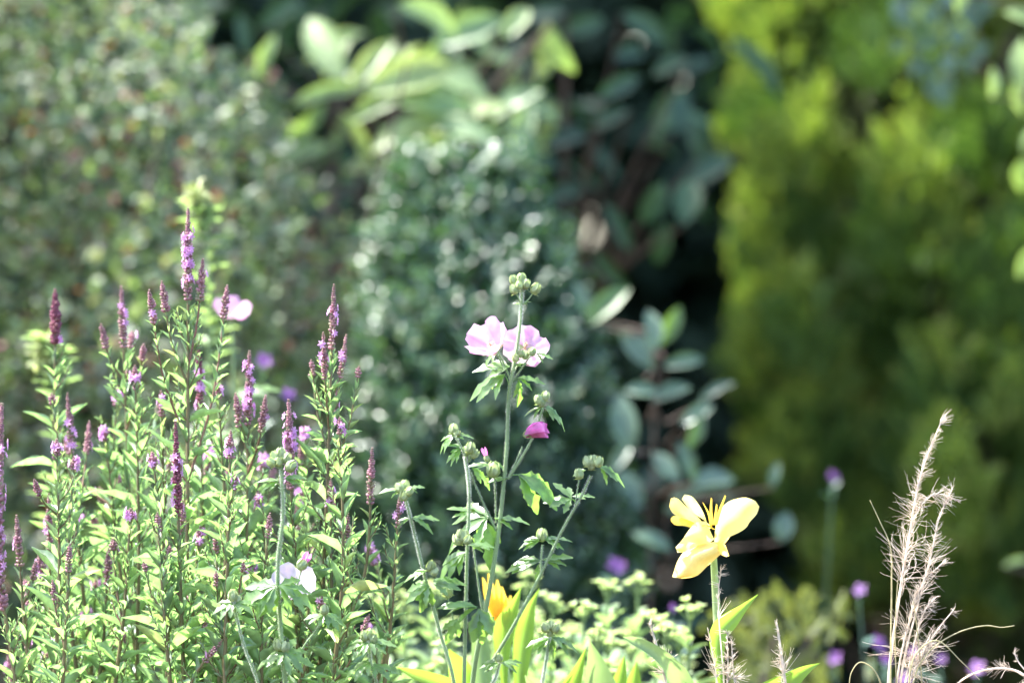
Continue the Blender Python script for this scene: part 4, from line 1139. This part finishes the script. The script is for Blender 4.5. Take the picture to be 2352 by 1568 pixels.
for (a, b, c, w_) in [((1633, 1210), (1628, 1180), (1614, 1152), 5), ((1636, 1205), (1633, 1170), (1634, 1142), 6), ((1640, 1205), (1644, 1180), (1646, 1156), 6), ((1644, 1205), (1654, 1170), (1666, 1136), 7), ((1640, 1215), (1622, 1205), (1612, 1206), 6)]:
    cp('stamen', [(a[0] - w_ / 2, a[1]), (b[0] - w_ / 2, b[1]), (c[0] - 1, c[1])], [(a[0] + w_ / 2, a[1]), (b[0] + w_ / 2, b[1]), (c[0] + 2, c[1] + 3)], 7.01, 7.0, 'canna_petal_gold', bulge=.003, rows=8, cols=4)
BV = 1900
cp('leaf', [(1655, BV), (1648, 1560), (1631, 1490), (1629, 1455), (1639, 1428), (1665, 1408), (1702, 1388), (1740, 1364)], [(1660, BV), (1664, 1560), (1664, 1490), (1672, 1462), (1690, 1440), (1706, 1415), (1722, 1390), (1741, 1366)], 7.04, 7.02, 'canna_leaf', bulge=.012, rows=26)
cp('leaf', [(1655, BV), (1612, 1620), (1588, 1555), (1568, 1527), (1542, 1504), (1504, 1478), (1460, 1462), (1432, 1461)], [(1650, BV), (1560, 1640), (1536, 1575), (1523, 1536), (1504, 1514), (1478, 1494), (1450, 1478), (1431, 1463)], 7.05, 6.93, 'canna_leaf_pale', bulge=.015, rows=26)
cp('leaf', [(1655, BV), (1690, 1640), (1740, 1575), (1775, 1556), (1812, 1540), (1855, 1526), (1882, 1522)], [(1660, BV), (1760, 1660), (1830, 1580), (1845, 1560), (1865, 1538), (1876, 1528), (1883, 1523)], 7.05, 7.0, 'canna_leaf', bulge=.012, rows=26)

th = thing('canna_lily', 'canna with a narrow orange yellow bud between upright lime leaf blades', 'flower', Vector((P(1165, 784, 7.3).x, 7.3, 0)))
g = Geo(); tube(g, smooth_line([th.location, P(1165, 1580, 7.3), P(1152, 1480, 7.3), P(1144, 1405, 7.3)], 8), .006, .0034, 10); g.build('stem', M['canna_stem'], th)
for (tipu, tipv, w_, off) in [(1109, 1325, 9, -4), (1122, 1316, 10, -2), (1142, 1330, 12, 0), (1153, 1346, 14, 2), (1132, 1352, 16, -3), (1160, 1366, 16, 4), (1173, 1366, 9, 6)]:
    mu, mv = (tipu + 1143) / 2 + off, (tipv + 1415) / 2 - 4
    cp('petal', [(1138 + off, 1424), (mu - w_, mv + 8), (tipu - 2, tipv)], [(1146 + off, 1424), (mu + w_, mv + 4), (tipu + 2, tipv + 1)], 7.29, 7.27 + .01 * off / 4, 'canna_petal_gold', bulge=-.006, cols=5, rows=9)
blades = [
    ('canna_leaf', [(1163, BV), (1150, 1560), (1134, 1480), (1133, 1445), (1143, 1416), (1166, 1389), (1185, 1364), (1196, 1350)], [(1168, BV), (1166, 1560), (1172, 1494), (1179, 1465), (1187, 1426), (1192, 1390), (1196, 1365), (1197, 1351)], 7.28, 7.25, .012),
    ('canna_leaf', [(1163, BV), (1180, 1580), (1178, 1502), (1181, 1456), (1190, 1426), (1208, 1392), (1224, 1370), (1239, 1350)], [(1168, BV), (1206, 1580), (1217, 1517), (1225, 1471), (1228, 1426), (1230, 1390), (1235, 1368), (1240, 1351)], 7.31, 7.33, .012),
    ('canna_leaf', [(1160, BV), (1050, 1640), (1032, 1560), (1029, 1515), (1030, 1490)], [(1165, BV), (1110, 1640), (1088, 1570), (1084, 1530), (1032, 1489)], 7.3, 7.2, .01),
    ('canna_leaf_pale', [(1162, BV), (1090, 1620), (1083, 1540), (1084, 1470), (1092, 1420)], [(1166, BV), (1135, 1620), (1130, 1540), (1122, 1470), (1094, 1419)], 7.31, 7.35, .012),
    ('canna_leaf', [(1160, BV), (1080, 1620), (1035, 1558), (1000, 1545), (960, 1536), (913, 1531)], [(1165, BV), (1075, 1680), (1030, 1592), (985, 1575), (945, 1556), (913, 1533)], 7.3, 7.15, .012)]
for (mt, L, R, d0, d1, bl) in blades: cp('leaf', L, R, d0, d1, mt, bulge=bl, rows=26)
th = thing('canna_lily', 'flowerless canna showing only a fan of pointed leaf tips at the bottom edge', 'plant', Vector((P(1370, 784, 7.25).x, 7.25, 0)))
g = Geo(); tube(g, smooth_line([th.location, P(1372, 1900, 7.25), P(1372, 1700, 7.25)], 6), .006, .004, 10); g.build('stem', M['canna_stem'], th)
for (mt, L, R, d0, d1) in [
    ('canna_leaf_pale', [(1370, 1850), (1340, 1620), (1345, 1550), (1349, 1510), (1354, 1469)], [(1376, 1850), (1440, 1640), (1418, 1575), (1390, 1520), (1355, 1469)], 7.25, 7.2),
    ('canna_leaf', [(1368, 1850), (1270, 1620), (1288, 1575), (1318, 1532), (1346, 1486)], [(1372, 1850), (1335, 1650), (1334, 1580), (1341, 1530), (1347, 1487)], 7.25, 7.22),
    ('canna_leaf', [(1370, 1850), (1385, 1640), (1400, 1575), (1416, 1540), (1434, 1504)], [(1376, 1850), (1440, 1640), (1440, 1575), (1439, 1540), (1435, 1504)], 7.26, 7.28),
    ('canna_leaf', [(1372, 1850), (1420, 1640), (1440, 1560), (1462, 1518)], [(1376, 1850), (1470, 1640), (1472, 1560), (1463, 1518)], 7.27, 7.3),
    ('canna_leaf_pale', [(1366, 1850), (1220, 1640), (1212, 1590), (1205, 1550)], [(1370, 1850), (1290, 1660), (1262, 1600), (1206, 1549)], 7.24, 7.2)]:
    cp('leaf', L, R, d0, d1, mt, bulge=.012, rows=22)

# ------------------------------------------------------------------ straw coloured grasses
def plume(par, line, count, Lpx, d, r0=.0013, r1=.0004, curl=1.0, t0=.0, rad=.00026, stalk='straw', side=0.0, pw=1.15):
    px = K * d
    g = Geo(); tube(g, line, r0, r1, 6); o = g.build('stalk', M[stalk], par)
    h = Geo(); m = len(line)
    for j in range(max(1, int(count * .8) // 5)):
        t = t0 + (1 - t0) * RG.random() ** pw
        tip = min(1, max(0, (t - .48) / .2))
        i = min(int(t * (m - 1)), m - 2)
        tan = nrm(line[i + 1] - line[i])
        o1 = nrm(RG.normal(size=3) + np.array([side, 0, 0]))
        k = curl * RG.uniform(.15, 1.0) * (1 - .6 * tip)
        turn0 = RG.normal(size=3) * k
        L0 = Lpx * px * RG.uniform(.5, 1.7) * (1 - .7 * tip)
        for c in range(5):
            p = line_at(line, min(.999, t + RG.uniform(-.012, .012)))
            L = L0 * RG.uniform(.55, 1.1)
            dv = nrm(tan * 2.1 + o1 * (.6 - .42 * tip) + RG.normal(size=3) * .22)
            turn = turn0 + RG.normal(size=3) * .35 * k
            pts = [p]
            for q in range(8):
                dv = nrm(dv + turn * .5 + RG.normal(size=3) * .10 * k)
                turn = turn + np.cross(turn, dv) * .5 + RG.normal(size=3) * .15 * k
                pts.append(pts[-1] + dv * L / 7)
            tube(h, np.array(pts), rad * RG.uniform(.7, 1.4), rad * .35, 3)
    h.build('awns', M['straw'], par)
def blade(par, pts, d, r=.0009, mat='grass_stalk'):
    g = Geo(); tube(g, smooth_line([P(u, v, d) if not isinstance(u, Vector) else u for (u, v) in pts], 8), r, r * .4, 5); g.build('blade', M[mat], par)

d = 6.98
th = thing('grass_tuft', 'tall straw coloured grass clump with twisted feathery plumes at right', 'grass', Vector((P(2050, 784, d).x, d, 0)))
GV = 784 + ZC / (K * d)
plume(th, smooth_line([P(2045, GV, d), P(2040, 1580, d), P(2058, 1420, d), P(2085, 1250, d), P(2108, 1120, d), P(2130, 1045, d), P(2162, 968, d)], 9), 520, 74, d, .0020, .0005, 2.0, t0=.38, side=.8)
plume(th, smooth_line([P(2060, GV, d), P(2065, 1590, d), P(2105, 1400, d), P(2135, 1290, d), P(2160, 1180, d), P(2185, 1128, d)], 9), 300, 74, d + .01, .0014, .0005, 2.4, t0=.42, side=.4)
plume(th, smooth_line([P(2055, GV, d), P(2058, 1590, d), P(2085, 1440, d), P(2120, 1340, d), P(2172, 1285, d)], 9), 260, 66, d - .01, .0014, .0005, 2.0, t0=.36)
plume(th, smooth_line([P(2070, GV, d), P(2080, 1600, d), P(2110, 1520, d), P(2150, 1450, d), P(2190, 1400, d)], 9), 260, 66, d - .01, .0014, .0005, 2.0, t0=.36)
plume(th, smooth_line([P(2065, GV, d), P(2075, 1600, d), P(2095, 1500, d), P(2125, 1400, d), P(2150, 1370, d)], 9), 200, 66, d + .02, .0014, .0005, 2.0, t0=.36)
plume(th, smooth_line([P(2085, 1255, d), P(2105, 1180, d), P(2135, 1140, d), P(2165, 1135, d), P(2200, 1150, d)], 7), 160, 52, d, .0008, .0004, 2.6, t0=.1)
for pts in [[(2048, GV), (2046, 1500), (2048, 1340), (2045, 1255), (2020, 1195), (1998, 1148)], [(2090, GV), (2095, 1580), (2130, 1500), (2200, 1452), (2265, 1436), (2300, 1440), (2330, 1436)],
            [(2040, GV), (2030, 1600), (2005, 1535), (1975, 1520), (1955, 1545), (1950, 1590)], [(2120, GV), (2118, 1580), (2112, 1500), (2106, 1440), (2098, 1380)], [(2060, GV), (2060, 1620), (2056, 1450), (2062, 1330)],
            [(2075, GV), (2085, 1590), (2105, 1500), (2150, 1470), (2210, 1520), (2250, 1560)]]:
    blade(th, pts, d + RG.uniform(-.03, .03), .0011)
th = thing('grass_tuft', 'arching straw grass stalks at the bottom right corner', 'grass', Vector((P(2420, 784, d).x, d, 0)))
plume(th, smooth_line([P(2420, GV, d), P(2400, 1620, d), P(2345, 1545, d), P(2280, 1535, d), P(2210, 1560, d), P(2180, 1600, d)], 9), 170, 34, d, .0018, .0008, .8, t0=.3)
plume(th, smooth_line([P(2425, GV, d), P(2410, 1640, d), P(2372, 1560, d), P(2340, 1520, d), P(2330, 1500, d)], 9), 50, 36, d, .0016, .0005, 1.1, t0=.75)
plume(th, smooth_line([P(2410, GV, d), P(2390, 1640, d), P(2350, 1570, d), P(2300, 1590, d)], 9), 60, 34, d, .0016, .0005, 1.0, t0=.6)
d = 7.0
th = thing('grass_tuft', 'tangle of pale curly grass awns clinging round the yellow canna stem', 'grass', Vector((P(1668, 784, d).x, d, 0)))
plume(th, smooth_line([P(1668, GV, d), P(1664, 1600, d), P(1652, 1430, d), P(1650, 1360, d), P(1656, 1310, d)], 9), 90, 56, d - .02, .0010, .0004, 2.6, t0=.45, pw=.8, rad=.00038)
plume(th, smooth_line([P(1672, GV, d), P(1670, 1600, d), P(1672, 1520, d), P(1670, 1450, d)], 9), 130, 56, d - .03, .0012, .0004, 2.4, t0=.4, pw=.8, rad=.00036)
plume(th, smooth_line([P(1665, GV, d), P(1650, 1600, d), P(1640, 1520, d), P(1625, 1440, d)], 9), 80, 50, d - .03, .0010, .0004, 2.4, t0=.4, pw=.8, rad=.00036)
plume(th, smooth_line([P(1674, GV, d), P(1690, 1600, d), P(1684, 1540, d), P(1680, 1470, d)], 9), 90, 50, d, .0010, .0004, 2.4, t0=.4, pw=.8, rad=.00036)
th = thing('grass_tuft', 'single short white grass plume in front of the curved grey canna blade', 'grass', Vector((P(1540, 784, d).x, d, 0)))
plume(th, smooth_line([P(1545, GV, d), P(1532, 1600, d), P(1522, 1530, d), P(1506, 1475, d), P(1493, 1430, d)], 9), 230, 34, d - .1, .0024, .0010, 1.2, t0=.3, rad=.0004)
th = thing('grass_tuft', 'single short white grass plume right of the yellow canna stem', 'grass', Vector((P(1810, 784, d).x, d, 0)))
plume(th, smooth_line([P(1812, GV, d), P(1806, 1600, d), P(1798, 1530, d), P(1790, 1470, d), P(1784, 1430, d)], 9), 200, 36, d - .05, .0024, .0010, 1.4, t0=.3, rad=.0004)
